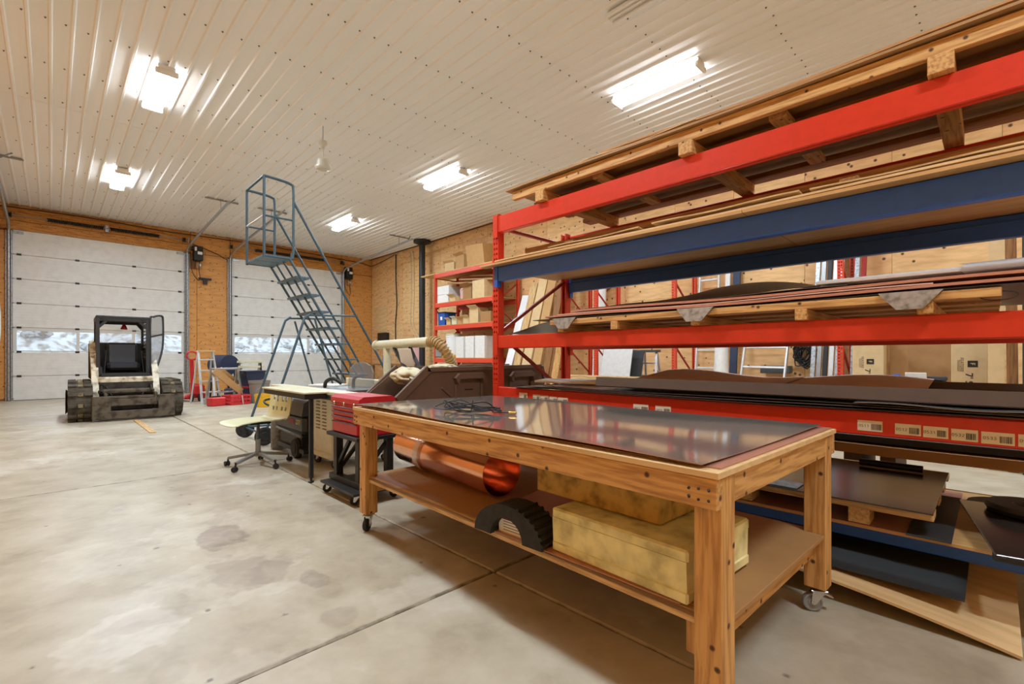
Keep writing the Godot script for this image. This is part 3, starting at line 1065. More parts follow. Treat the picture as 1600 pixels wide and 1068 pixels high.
# ---------------------------------------------------------------- workbench and what lies on it
func build_bench() -> void:
	var c := v3(2.0, 0, -1.735)
	var turn := -0.033
	var t := thing("workbench", "long timber workbench on casters with a plywood top and lower shelf", "workbench", c, turn)
	var W := 1.225
	var L := 2.43
	var hx := W / 2
	var hz := L / 2
	pbox(t, "top", v3(0, 0.812, 0), v3(W, 0.02, L), M.ply_pale, Vector3.ZERO, 0.002)
	for s in [-1, 1]:
		pbox(t, "apron", v3(s * (hx - 0.022), 0.756, 0), v3(0.038, 0.09, L - 0.012), M.wood_z)
		pbox(t, "end_rail", v3(0, 0.756, s * (hz - 0.03)), v3(W - 0.09, 0.088, 0.038), M.wood_x)
		for q in [-1, 1]:
			var lx: float = s * (hx - 0.088)
			var lz: float = q * (hz - 0.052)
			# each leg is two boards joined into an L
			var lm := MB.new()
			lm.box(v3(-s * 0.012, 0.458, 0), v3(0.088, 0.685, 0.088), Basis(), 0.004)
			var lg := part(t, "leg", lm, M.wood_y)
			lg.position = v3(lx + s * 0.012, 0, lz)
			caster(t, v3(lx, 0, lz), 0.042, 0.6 if s > 0 else 2.2, s < 0)
		pbox(t, "shelf_rail", v3(0, 0.30, s * (hz - 0.075)), v3(W - 0.11, 0.088, 0.038), M.wood_x)
	# nail heads on the front apron ends
	for q in [[-1, 0.03], [-1, 0.06], [1, 0.03], [1, 0.06], [1, 0.09]]:
		for y in [0.735, 0.765]:
			prod(t, "screw_head", v3(-hx - 0.001, y + rng.randf_range(-0.01, 0.01), q[0] * (hz - q[1])), v3(-hx + 0.004, y, q[0] * (hz - q[1])), 0.004, M.ink, 6)
	pbox(t, "shelf", v3(0, 0.354, 0), v3(W - 0.14, 0.018, L - 0.03), M.hardboard, Vector3.ZERO, 0.002)
	pbox(t, "shelf_edge", v3(-hx + 0.085, 0.345, 0), v3(0.03, 0.038, L - 0.2), M.woodpale_z)
	pbox(t, "shelf_cleat", v3(-hx + 0.12, 0.29, hz - 0.12), v3(0.038, 0.16, 0.06), M.wood_y)

	# sheets on the bench top
	var f := func(u, w, lift, s0): return v3((u - 0.5) * 1.2, lift + s0 * maxf(0.0, sin(w * 7.0 + u * 2.0)) * 0.003, (w - 0.5) * 2.36)
	var g1 := MB.new()
	g1.sheet(6, 24, func(u, w): return v3((u - 0.5) * 1.17, 0.0, (w - 0.5) * 2.38), 0.003)
	solo("copper_sheet", "copper sheet edge showing under the shiny metal sheet on the bench", "sheet", g1, M.coppersheet, c + v3(0.02, 0.8245, 0.01), v3(0, turn, 0))
	var g2 := MB.new()
	g2.sheet(8, 40, func(u, w): return v3((u - 0.5) * 1.19, 0.0045 + (1.0 - u) * (0.004 + 0.004 * sin(w * 11.0)) + 0.003 * sin(u * 5.0 + w * 9.0), (w - 0.5) * 2.36), 0.002)
	solo("metal_sheet", "large shiny grey metal sheet lying across the workbench top", "sheet", g2, M.sheetmetal, c + v3(-0.005, 0.83, -0.02), v3(0, turn, 0))
	# tangled black cable
	var tr := RandomNumberGenerator.new()
	tr.seed = 11
	var cp := []
	var cc := v3(1.70, 0.848, -2.10)
	var u := v3(0.30, 0, 0.62).normalized()
	var vv := v3(0.62, 0, -0.30).normalized()
	for k in 34:
		var a := k * 1.15
		var r := tr.randf_range(0.4, 1.0)
		var q := cc + u * cos(a) * 0.23 * r + vv * sin(a) * 0.12 * r + v3(0, tr.randf_range(0.0, 0.02) + (0.045 if k % 6 == 2 else 0.0), 0)
		cp.append([q.x, q.y, q.z])
	cp.append([1.76, 0.846, -1.95])
	cp.append([1.80, 0.846, -1.86])
	var cb := thing("cable_tangle", "tangled black cable lying on the shiny metal sheet", "cable")
	var cm := MB.new()
	cm.tube(curve(cp, 6), 0.0035, 6)
	part(cb, "cord", cm, M.cable)
	prod(cb, "plug", v3(1.80, 0.847, -1.86), v3(1.815, 0.847, -1.82), 0.006, M.brass, 8)
	prod(cb, "loose_end", v3(1.72, 0.846, -2.09), v3(1.73, 0.90, -2.085), 0.0045, M.cable, 6)

	# copper roll on the shelf, with plastic wrap tied round it
	var ax0 := v3(1.92, 0.505, -3.06)
	var ax1 := v3(1.80, 0.505, -1.92)
	var dir := (ax1 - ax0).normalized()
	var side := dir.cross(Vector3.UP).normalized()
	var roll := thing("copper_roll", "loose roll of shiny copper sheet on the bench shelf", "roll")
	var rm := MB.new()
	var L2 := ax0.distance_to(ax1)
	rm.sheet(48, 2, func(a, w):
		var th: float = 0.9 + a * TAU * 1.2
		var rr: float = 0.138 - 0.012 * a
		return ax0 + dir * L2 * w + side * cos(th) * rr + Vector3.UP * sin(th) * rr, 0.002)
	part(roll, "copper_sheet", rm, M.copper)
	var wr := thing("plastic_wrap", "clear plastic wrap knotted round the copper roll with trailing ends", "wrap")
	var wm := MB.new()
	wm.sheet(32, 2, func(a, w):
		var th: float = a * TAU
		return ax0 + dir * (0.33 + 0.07 * w + 0.02 * sin(th * 2.0)) + (side * cos(th) + Vector3.UP * sin(th)) * 0.144, 0.001)
	part(wr, "band", wm, M.plastic)
	for k in 7:
		var a0 := ax0 + dir * (0.34 + 0.01 * k) - side * 0.14 + v3(0, 0.04, 0)
		var out := a0 - side * (0.05 + 0.02 * k) + v3(0, -0.06 - 0.01 * k, -0.02 * k)
		var e := out + v3(-0.04 - 0.012 * k, -0.06 + 0.01 * (k % 3), -0.06 + 0.03 * (k % 4))
		var sm := MB.new()
		sm.sheet(2, 8, func(s, w):
			var p: Vector3 = a0.cubic_interpolate(e, a0 + side * 0.1, e + v3(-0.05, -0.05, 0), w)
			return p + dir * (s - 0.5) * (0.012 + 0.02 * w) + v3(0, 0.006 * sin(w * 12.0 + k), 0), 0.001)
		part(wr, "tail", sm, M.plastic)
	# brown sheet of copper-backed paper under the foam
	var kp := MB.new()
	kp.sheet(6, 6, func(s, w): return v3(1.42 + 0.95 * s - 0.0 * w, 0.371 + 0.004 * sin(s * 6), -1.72 + 0.28 * w * 1.0 - 0.22 * s + 0.75 * w), 0.002)
	solo("copper_scrap", "flat dull copper sheet under the foam blocks on the bench shelf", "sheet", kp, M.coppersheet)
	# foam blocks
	var fm := MB.new()
	fm.box(v3(0, 0.025, 0), v3(0.50, 0.05, 0.585), Basis(), 0.008)
	fm.prism(PackedVector2Array([Vector2(-0.245, 0.045), Vector2(0.245, 0.045), Vector2(0.25, 0.165), Vector2(-0.25, 0.165)]), 0.575)
	fm.box(v3(0, 0.185, 0), v3(0.50, 0.05, 0.585), Basis(), 0.008)
	var fp := solo("foam_block", "pale yellow ribbed foam block with grey smudges, lower one on the shelf", "foam", fm, M.foam, v3(1.665, 0.372, -0.945), v3(0, -0.05, 0))
	fp.scale = v3(0.93, 0.82, 1)
	var fh := MB.new()
	fh.box(v3(0, 0.06, 0), v3(0.47, 0.12, 0.62), Basis(), 0.005)
	solo("foam_block", "tan foam slab lying on top of the pale yellow foam block", "foam", fh, M.foam_tan, v3(1.80, 0.548, -1.13), v3(0, -0.04, 0))
	# rubber wheel chock shaped like an arch
	var ck := thing("wheel_chock", "black ribbed rubber arch standing on the front edge of the bench shelf", "chock", v3(1.445, 0.366, -1.47), 0.04)
	var am := MB.new()
	var op := PackedVector2Array()
	for k in 15:
		var a := PI - PI * k / 14.0
		op.append(Vector2(cos(a) * 0.20, maxf(sin(a) * 0.145, 0.0)))
	for k in 11:
		var a := PI * k / 10.0
		op.append(Vector2(cos(a) * 0.095, maxf(sin(a) * 0.09, 0.0)))
	am.prism(op, 0.13, Transform3D(Basis(v3(0, 0, 1), v3(0, 1, 0), v3(-1, 0, 0)), v3(0.02, 0, 0)))
	part(ck, "arch", am, M.rubber)
	for k in 7:
		var a := 0.15 + 0.18 * k
		pbox(ck, "rib", v3(0.02, sin(a) * 0.147, cos(a) * 0.203), v3(0.134, 0.016, 0.012), M.rubber, v3(-(PI / 2 - a) , 0, 0))
	pbox(ck, "sticker", v3(0.0, 0.045, 0), v3(0.004, 0.085, 0.17), M.paper)
	pbox(ck, "sticker_print", v3(-0.003, 0.072, 0), v3(0.002, 0.014, 0.12), M.inkred, Vector3.ZERO, 0.0)
	for k in 4:
		pbox(ck, "sticker_print", v3(-0.0025, 0.056 - 0.012 * k, 0), v3(0.001, 0.004, 0.11), M.grey, Vector3.ZERO, 0.0)

# ---------------------------------------------------------------- stock lying on the main rack
func flat_sheet(called: String, label: String, x0: float, x1: float, z0: float, z1: float, y: float, th: float, mt: Material, wav := 0.0, ph := 0.0, nx := 4, nz := 24, drop = null) -> MeshInstance3D:
	var m := MB.new()
	var cx := (x0 + x1) / 2
	var cz := (z0 + z1) / 2
	m.sheet(nx, nz, func(u, w):
		var yy: float = th / 2 + wav * (0.5 + 0.5 * sin(w * 8.0 + ph + u * 2.0)) * (1.0 - u * 0.4)
		if drop != null:
			yy += drop.call(u, w)
		return v3((u - 0.5) * (x1 - x0), yy, (w - 0.5) * (z1 - z0)), th)
	return solo(called, label, "sheet", m, mt, v3(cx, y, cz))

func build_rack_contents() -> void:
	# --- top level: skid of timbers with plywood on it
	var t := thing("timber_skid", "timber skid with long planks on top of the rack", "skid", v3(3.05, 2.492, 0))
	for z in [-2.72, -1.42, -0.17]:
		pbox(t, "block", v3(0.52, 0.045, z), v3(1.16, 0.088, 0.095), M.wood_x)
	pbox(t, "plank", v3(-0.03, 0.125, -1.35), v3(0.04, 0.075, 3.42), M.wood_z)
	for k in 3:
		pbox(t, "plank", v3(0.3 + 0.38 * k, 0.108, -1.35), v3(0.14, 0.038, 3.4), M.wooddark_z)
	for z in [-2.2, -0.9]:
		pbox(t, "cross_board", v3(0.56, 0.108, z), v3(1.0, 0.036, 0.1), M.wood_x)
	flat_sheet("plywood_sheet", "wide brown plywood sheet lying on the timber skid above the rack", 2.97, 4.2, -3.12, 0.5, 2.657, 0.014, M.hardboard, 0.012, 0.4)
	flat_sheet("plywood_sheet", "second plywood sheet on the very top of the rack nearest the ceiling", 3.0, 4.15, -2.1, 0.55, 2.688, 0.012, M.kraft, 0.02, 1.2)
	flat_sheet("wood_strip", "thin pale wooden strip on the edge of the top plywood sheet", 2.99, 3.05, -2.3, -1.35, 2.685, 0.006, M.woodpale_z, 0.012, 0.2, 2, 10)
	# --- blue level: plywood decks and thin strips
	var nd := MB.new()
	nd.prism(PackedVector2Array([Vector2(2.95, -3.46), Vector2(3.04, -3.46), Vector2(3.04, -3.28), Vector2(3.14, -3.28), Vector2(3.14, -3.46), Vector2(4.06, -3.46), Vector2(4.06, -3.28), Vector2(4.2, -3.28), Vector2(4.2, -1.05), Vector2(2.95, -1.05)]), 0.018, Transform3D(Basis(v3(1, 0, 0), v3(0, 0, 1), v3(0, -1, 0)), Vector3.ZERO))
	solo("plywood_deck", "long plywood deck resting on the blue rack beams, overhanging the left post", "deck", nd, M.ply, v3(0, 2.022, 0))
	flat_sheet("plywood_deck", "plywood deck on the right half of the blue rack beams", 2.95, 4.2, -1.045, 0.3, 2.013, 0.018, M.ply, 0.0)
	flat_sheet("plywood_sheet", "upper thin plywood sheet on the blue beam deck with splintered edge", 2.965, 4.1, -3.26, 0.3, 2.034, 0.012, M.ply_pale, 0.01, 0.7)
	var names := ["left", "middle", "right"]
	for k in 3:
		flat_sheet("wood_strip", "thin splintered wooden strip at the %s of the blue beam deck edge" % names[k], 2.965, 3.06, -2.6 + 0.95 * k, -1.75 + 1.0 * k, 2.06 + 0.006 * (k % 2), 0.008, M.woodpale_z, 0.008, k * 1.0, 2, 10)
	for k in 2:
		solo("timber_block", "short dark timber block on the blue deck under the top beam, %s one" % ["left" if k == 0 else "right"][0], "timber", bxm(v3(1.0, 0.075, 0.09)), M.wooddark_x, v3(3.62, 2.099, [-2.5, -0.55][k]))
	for k in 4:
		var lab: String = ["nearest the front", "second from the front", "third from the front", "furthest back"][k]
		solo("timber_plank", "long dark plank stacked on the blocks in the upper bay, %s" % lab, "plank", bxm(v3(0.19, 0.04, 3.3)), M.wooddark_z, v3(3.30 + 0.25 * k, 2.157, -1.45))
	# --- middle red level: pallet of copper sheets
	var p := thing("long_pallet", "long timber pallet on the middle red beams carrying copper sheets", "pallet", v3(3.05, 1.357, 0))
	for z in [-2.47, -1.96, -1.345, -0.745, -0.225]:
		pbox(p, "block", v3(0.5, 0.031, z), v3(1.15, 0.062, 0.06), M.wood_x)
	for k in 4:
		pbox(p, "deck_board", v3(0.0 + 0.33 * k, 0.082, -1.28), v3(0.14, 0.04, 2.62), M.wood_z)
	var c := [["darksheet", "dark sheet"], ["coppersheet", "copper sheet"], ["copperpaper", "dull copper sheet"], ["coppersheet", "bright copper sheet"], ["brownsheet", "brown sheet"]]
	for k in 5:
		var lab: String = ["bottom", "second", "third", "fourth", "topmost"][k]
		flat_sheet("metal_sheet", "%s %s of the stack on the long rack pallet" % [lab, c[k][1]], 3.02 + 0.012 * k, 4.12, -2.82 + 0.13 * k, [0.3, 0.28, -0.2, 0.2, -0.55][k], 1.461 + 0.017 * k, [0.004, 0.014, 0.006, 0.014, 0.004][k], M[c[k][0]], 0.012, 0.6, 4, 30)
	# curled sheets rising at the back of the stack
	var cu := MB.new()
	cu.sheet(6, 30, func(u, w): return v3(3.35 + 0.7 * u, 1.575 + 0.19 * sin(clampf((w - 0.1) * 1.15, 0.0, 1.0) * PI) * u + 0.012 * sin(w * 9.0), -2.35 + 1.75 * w), 0.003)
	solo("metal_sheet", "bowed dark copper sheet arching up at the back of the rack pallet stack", "sheet", cu, M.brownsheet)
	var cu2 := MB.new()
	cu2.sheet(6, 30, func(u, w): return v3(3.3 + 0.75 * u, 1.565 + 0.03 * sin(w * 7.0) * u + 0.03 * u, -0.75 + 1.04 * w), 0.003)
	solo("metal_sheet", "slightly buckled brown sheet on the right of the rack pallet stack", "sheet", cu2, M.coppersheet)
	# sheet drooping off the left end
	var dr := MB.new()
	dr.sheet(4, 14, func(u, w): return v3(3.06 + 0.8 * u, 1.372 + 0.085 * w * w * (3.0 - 2.0 * w), -3.2 + 0.58 * w), 0.003)
	solo("metal_sheet", "dark sheet drooping off the left end of the long rack pallet", "sheet", dr, M.darksheet)
	# folded clear corner guards
	for k in 3:
		var z: float = [-2.43, -1.345, -0.28][k]
		var g := MB.new()
		g.prism(PackedVector2Array([Vector2(-0.12, 0.0), Vector2(0.12, 0.0), Vector2(0.05, -0.085), Vector2(-0.05, -0.085)]), 0.003, Transform3D(Basis(v3(0, 0, -1), v3(0, 1, 0), v3(1, 0, 0)), v3(0, 0, 0)))
		g.box(v3(0.06, 0.002, 0), v3(0.12, 0.003, 0.24), Basis(), 0.0)
		solo("edge_guard", "folded grey metal flap hanging over the pallet edge, %s of three" % ["leftmost", "middle", "rightmost"][k], "flap", g, M.galv, v3(2.965, 1.466, z), v3(0, 0, -0.12))
	# plastic wrapped bundle on the right end
	var bw := thing("wrapped_bundle", "bundle of pale trim lengths in clear wrap at the right of the rack", "bundle", v3(3.1, 1.556, 0.0))
	for k in 5:
		pbox(bw, "trim_length", v3(0.02 + 0.05 * k, 0.012 + 0.012 * (k % 2), -0.2), v3(0.045, 0.018, 1.0), M.aluwhite)
	var bwm := MB.new()
	bwm.sheet(20, 4, func(a, w):
		var th: float = a * TAU
		return v3(0.12 + cos(th) * 0.155, 0.018 + sin(th) * 0.032, -0.1 + 0.28 * w + 0.01 * sin(th * 5.0)), 0.001)
	part(bw, "wrap", bwm, M.plastic)
	# loose strap coil by the bundle
	var sl := MB.new()
	sl.sheet(20, 1, func(a, w):
		var th: float = a * TAU
		return v3(3.0 + 0.03 * w, 1.425 + sin(th) * 0.02, 0.02 + cos(th) * 0.06), 0.003)
	solo("strap_loop", "black strap loop hanging at the right end of the pallet", "strap", sl, M.black)
	# --- label beam level: dark sheets, copper paper
	var dk := [["bottom dark sheet of the pile on the barcoded beam", -3.05, 0.3], ["second dark sheet of the pile on the barcoded beam", -2.9, 0.3], ["third dark sheet of the pile on the barcoded beam", -2.7, 0.1]]
	for k in 3:
		flat_sheet("metal_sheet", dk[k][0], 3.0 + 0.01 * k, 4.15, dk[k][1], dk[k][2], 0.874 + 0.011 * k, 0.004, M.darksheet if k != 1 else M.brownsheet, 0.008, 1.1 * k)
	var ls := MB.new()
	# long shallow box formed of bent sheet
	ls.box(v3(3.05, 0.962, -0.96), v3(0.02, 0.07, 2.42), Basis(v3(0, 0, 1), -0.2), 0.002)
	ls.box(v3(3.52, 0.928, -0.96), v3(0.95, 0.008, 2.42), Basis(), 0.002)
	ls.box(v3(4.0, 0.962, -0.96), v3(0.02, 0.07, 2.42), Basis(), 0.002)
	solo("folded_sheet", "long brown folded sheet tray lying on the dark sheets", "sheet", ls, M.brownsheet)
	flat_sheet("metal_sheet", "thin pale-edged sheet poking out at the right under the brown tray", 2.96, 3.6, -0.5, 0.3, 0.908, 0.003, M.steel, 0.012, 0.2)
	var cz := [[-2.0, -0.95, 1.035, 0.1], [-1.35, -0.25, 1.02, 0.6], [-0.5, 0.3, 0.965, 0.3]]
	for k in 3:
		var z0: float = cz[k][0]
		var z1: float = cz[k][1]
		var top: float = cz[k][2]
		var fm := MB.new()
		fm.sheet(5, 14, func(u, w): return v3(3.18 + 0.72 * u, maxf(0.938, top - 0.07 + 0.085 * u * (0.7 + 0.3 * sin(w * 5.0 + cz[k][3] * 7.0))), lerpf(z0, z1, w)), 0.002)
		solo("copper_offcut", "%s crumpled copper-coloured sheet lying in the brown tray" % ["left", "middle", "right"][k], "sheet", fm, M.copperpaper)
	var lb := MB.new()
	lb.box(v3(0, 0, 0), v3(0.28, 0.02, 0.6), Basis(), 0.003)
	solo("paper_wrap", "crumpled white paper at the left end of the dark sheet pile", "paper", lb, M.paper, v3(3.45, 0.93, -2.75), v3(0.0, 0.3, 0.03))
	# --- blue low level
	var dv := thing("steel_pallet", "timber pallet on the low blue beams under a dark glossy plate", "pallet", v3(3.0, 0.30, 0))
	for z in [-1.06, -0.5]:
		for x in [0.0, 0.5, 1.0]:
			pbox(dv, "block", v3(x + 0.03, 0.04, z + 0.02), v3(0.14, 0.08, 0.09), M.woodpale_x)
	for k in 4:
		pbox(dv, "deck_board", v3(0.02 + 0.34 * k - 0.02, 0.10, -0.9), v3(0.12, 0.038, 1.42), M.woodpale_z)
	flat_sheet("plywood_deck", "plywood deck on the low blue beams of the rack", 2.96, 4.18, -2.0, 0.3, 0.279, 0.014, M.ply)
	flat_sheet("copper_sheet", "copper sheet with a red edge on the low plywood deck", 2.955, 4.1, -1.0, -0.13, 0.2935, 0.004, M.coppersheet, 0.0)
	var pl := flat_sheet("steel_plate", "large glossy dark plate on the low pallet behind the bench leg", 2.90, 4.02, -1.65, -0.19, 0.421, 0.006, M.darkplate, 0.0)
	flat_sheet("galvanized_strip", "pale galvanized strip along the front of the low glossy plate", 2.92, 3.06, -1.7, -0.75, 0.429, 0.004, M.galv)
	flat_sheet("steel_plate", "smaller dull plate lying on the low deck right of the pallet", 2.93, 3.9, -0.29, -0.13, 0.299, 0.006, M.slate)
	solo("steel_plate", "thick dark plate tilted at the right end of the low blue beam", "plate", bxm(v3(0.75, 0.012, 0.36)), M.darkplate, v3(3.1, 0.375, 0.12), v3(0.0, 0.18, 0.05))
	solo("stone_slab", "grey slate slab under the tilted dark plate at the right", "slab", bxm(v3(0.36, 0.05, 0.3), 0.008), M.slate, v3(3.0, 0.322, 0.15))
	var dk2 := MB.new()
	dk2.lathe([Vector2(0.07, 0), Vector2(0.16, 0), Vector2(0.17, 0.02), Vector2(0.16, 0.04), Vector2(0.07, 0.04), Vector2(0.065, 0.02), Vector2(0.07, 0)], Transform3D(), 24)
	for k in 2:
		solo("ring_weight", "black ring on the tilted dark plate, %s" % ["lower back one" if k == 0 else "nearer one at frame edge"][0], "ring", dk2.done(), M.black, [v3(3.75, 0.30, 0.06), v3(3.36, 0.40, 0.14)][k])
	# tube lying across at the label beam
	prod(solo("rubber_roll", "short black rubber tube lying on the glossy dark plate", "tube", bxm(v3(0.02, 0.02, 0.3)), M.black, v3(3.86, 0.449, -0.46)), "tube_wall", v3(0, 0.006, -0.16), v3(0, 0.006, 0.16), 0.022, M.black, 12)
	# --- bundle behind, on floor behind the rack under label beam (seen below it)
	flat_sheet("steel_stock", "dark steel strip stock on low supports behind the rack", 4.3, 4.9, -2.4, 1.2, 0.525, 0.045, M.slate)
	flat_sheet("cardboard_sheet", "ragged cardboard sheet under the steel stock behind the rack", 4.25, 4.95, -2.5, 1.2, 0.44, 0.07, M.cardboard_b, 0.012)
	for k in 3:
		solo("timber_support", "dark timber support under the steel stock behind the rack, %s" % ["far one", "middle one", "near one"][k], "timber", bxm(v3(0.62, 0.44, 0.13 - 0.02 * k)), M.hopper, v3(4.64, 0.22, [-2.1, -0.74, -0.53][k]))
	# --- floor level: plywood sheet drooping, black sheets
	for k in 3:
		for j in 2:
			solo("pallet_block", "timber block under the lowest plywood sheet, %s row %s" % [["left", "middle", "right"][k], ["front", "back"][j]], "block", bxm(v3(0.16, 0.1, 0.1)), M.wood_x, v3([2.98, 3.9][j], 0.05, [-2.3, -1.2, -0.38][k]))
	flat_sheet("plywood_sheet", "lowest plywood sheet under the rack with a corner bent to the floor", 2.62, 4.0, -2.6, 0.08, 0.10, 0.012, M.ply_pale, 0.0, 0.0, 16, 32, func(u, w): return 0.012 - 0.105 * pow(clampf((w - 0.68) / 0.32, 0.0, 1.0), 1.5) * pow(clampf(1.0 - u * 1.3, 0.0, 1.0), 1.1))
	flat_sheet("black_sheet", "matt black sheet lying on the lowest plywood under the rack", 2.73, 3.9, -2.5, -0.08, 0.126, 0.006, M.slate, 0.0, 0.0, 8, 20)

# ---------------------------------------------------------------- skid steer track loader
func build_loader() -> void:
	var t := thing("track_loader", "dirty white compact track loader parked in front of the overhead door", "loader", v3(1.03, 0, -12.1), -0.02)
	var lug := bxm(v3(0.115, 0.05, 0.05), 0.006)
	var lugm := bxm(v3(0.07, 0.042, 0.06), 0.006)
	for s in [-1, 1]:
		var r := 0.33
		var hl := 0.62
		var path := PackedVector2Array()
		var steps := []
		var per := TAU * r + 4 * hl
		for k in 48:
			var d := per * k / 48.0
			var q := Vector2.ZERO
			var an := 0.0
			if d < 2 * hl:
				q = Vector2(-hl + d, 0.02)
				an = -PI / 2
			elif d < 2 * hl + PI * r:
				an = -PI / 2 + (d - 2 * hl) / r
				q = Vector2(hl + cos(an) * r, 0.02 + r + sin(an) * r)
			elif d < 4 * hl + PI * r:
				q = Vector2(hl - (d - 2 * hl - PI * r), 0.02 + 2 * r)
				an = PI / 2
			else:
				an = PI / 2 + (d - 4 * hl - PI * r) / r
				q = Vector2(-hl + cos(an) * r, 0.02 + r + sin(an) * r)
			path.append(q)
			if k % 2 == 0:
				steps.append([q, an])
		var m := MB.new()
		m.prism(path, 0.33, Transform3D(Basis(v3(0, 0, 1), v3(0, 1, 0), v3(-1, 0, 0)), Vector3.ZERO))
		var tk := part(t, "track", m, M.trackrubber)
		tk.position = v3(s * 0.665 + 0.02, 0.0, 0)
		for q in steps:
			for c in [-0.105, 0.0, 0.105]:
				var l := part(tk, "lug", lug if c != 0.0 else lugm, M.trackrubber if c != 0.0 else M.mud)
				l.position = v3(c, maxf(q[0].y + sin(q[1]) * 0.012, 0.026), q[0].x + cos(q[1]) * 0.012)
				l.rotation.x = -q[1] + PI / 2
		for k in 3:
			var w := MB.new()
			w.lathe([Vector2(0, 0), Vector2(0.16, 0), Vector2(0.19, 0.02), Vector2(0.19, 0.03)], Transform3D(Basis(v3(0, 0, 1), -PI / 2 * s), v3(s * 0.165, 0.33, -0.55 + 0.55 * k)), 16)
			part(tk, "roller", w, M.loaderdark)
	# frame and lower body
	var b := MB.new()
	b.box(v3(0, 0.46, -0.15), v3(0.84, 0.62, 1.6), Basis(), 0.03)
	b.box(v3(0, 0.62, 0.66), v3(0.8, 0.16, 0.1), Basis(), 0.01)
	part(t, "chassis", b, M.loaderdark)
	var e := MB.new()
	e.box(v3(0, 1.02, -0.85), v3(0.84, 0.72, 0.5), Basis(), 0.04)
	part(t, "engine_cover", e, M.loaderdark)
	# cab
	var cb := MB.new()
	for s in [-1, 1]:
		cb.bar(v3(s * 0.43, 0.80, 0.45), v3(s * 0.44, 1.90, 0.38), 0.065, 0.09, v3(0, 0, 1))
		cb.bar(v3(s * 0.44, 0.85, -0.55), v3(s * 0.44, 1.90, -0.55), 0.05, 0.08, v3(0, 0, 1))
		cb.box(v3(s * 0.44, 1.89, -0.08), v3(0.06, 0.07, 1.0), Basis(), 0.01)
		cb.bar(v3(s * 0.42, 1.72, 0.40), v3(s * 0.26, 1.87, 0.39), 0.05, 0.05)
		cb.box(v3(s * 0.44, 0.95, -0.05), v3(0.03, 0.3, 0.95), Basis(), 0.005)
	cb.box(v3(0, 1.915, -0.08), v3(0.94, 0.05, 1.02), Basis(), 0.015)
	cb.box(v3(0, 1.875, 0.39), v3(0.88, 0.09, 0.07), Basis(), 0.01)
	cb.box(v3(0, 1.12, -0.52), v3(0.88, 0.66, 0.05), Basis(), 0.01)
	cb.box(v3(0, 1.86, -0.54), v3(0.88, 0.07, 0.05), Basis(), 0.01)
	cb.box(v3(0, 0.82, 0.0), v3(0.88, 0.06, 0.98), Basis(), 0.01)
	for s in [-1, 1]:
		cb.prism(PackedVector2Array([Vector2(0, 0), Vector2(0.14, 0), Vector2(0, -0.16)]), 0.03, Transform3D(Basis(v3(-s, 0, 0), v3(0, 1, 0), v3(0, 0, -s)), v3(s * 0.43, 1.86, -0.54)))
	var cf := part(t, "cab_frame", cb, M.cabblack)
	cf.scale.x = 0.85
	cf.position.x = -0.03
	for s in [-1, 1]:
		var sg := MB.new()
		for k in 11:
			sg.bar(v3(s * 0.445, 1.12 + 0.07 * k, -0.5), v3(s * 0.445, 1.12 + 0.07 * k, 0.36), 0.008, 0.02)
		for k in 4:
			sg.bar(v3(s * 0.447, 1.1, -0.4 + 0.22 * k), v3(s * 0.447, 1.88, -0.4 + 0.22 * k), 0.008, 0.008)
		var so := part(t, "side_screen", sg, M.cabblack)
		so.scale.x = 0.85
		so.position.x = -0.03
	pbox(t, "rear_glass", v3(-0.03, 1.64, -0.53), v3(0.7, 0.38, 0.006), M.glass, Vector3.ZERO, 0.0)
	var st := MB.new()
	st.box(v3(0, 0.98, -0.15), v3(0.5, 0.16, 0.5), Basis(), 0.05)
	st.box(v3(0, 1.22, -0.38), v3(0.5, 0.46, 0.16), Basis(v3(1, 0, 0), -0.15), 0.06)
	part(t, "seat", st, M.seatvinyl)
	for s in [-1, 1]:
		var lv := MB.new()
		lv.rod(v3(s * 0.3, 0.85, 0.18), v3(s * 0.27, 1.22, 0.12), 0.012, 6)
		lv.lathe([Vector2(0, -0.04), Vector2(0.022, -0.03), Vector2(0.024, 0.03), Vector2(0, 0.04)], Transform3D(Basis(), v3(s * 0.27, 1.25, 0.12)), 8)
		part(t, "control_lever", lv, M.black)
	var rt := MB.new()
	rt.lathe([Vector2(0.055, -0.10), Vector2(0.05, -0.07), Vector2(0.0, 0.04)], Transform3D(Basis(), v3(0.0, 1.80, 0.1)), 8)
	part(t, "hanging_tag", rt, M.inkred)
	# open cab door on the right, hinged at the front post and swung forward
	var dn := Node3D.new()
	dn.name = "cab_door"
	t.add_child(dn)
	dn.position = v3(0.38, 0.84, 0.42)
	dn.rotation.y = 0.95
	var df := MB.new()
	df.tube(curve([[0.0, 0.0, 0.0], [0.0, 0.5, 0.0], [0.0, 1.05, 0.0], [0.1, 1.12, 0.0], [0.36, 1.16, 0.0], [0.42, 1.05, 0.0], [0.40, 0.5, 0.0], [0.2, 0.1, 0.0], [0.0, 0.0, 0.0]], 4), 0.022, 6)
	df.bar(v3(0.02, 0.72, 0), v3(0.38, 0.78, 0), 0.03, 0.03)
	part(dn, "door_frame", df, M.cabblack)
	var dg := MB.new()
	dg.prism(PackedVector2Array([Vector2(0.01, 0.02), Vector2(0.18, 0.1), Vector2(0.39, 0.5), Vector2(0.41, 1.05), Vector2(0.35, 1.14), Vector2(0.1, 1.1), Vector2(0.01, 1.04)]), 0.006)
	part(dn, "door_glass", dg, M.smoked)
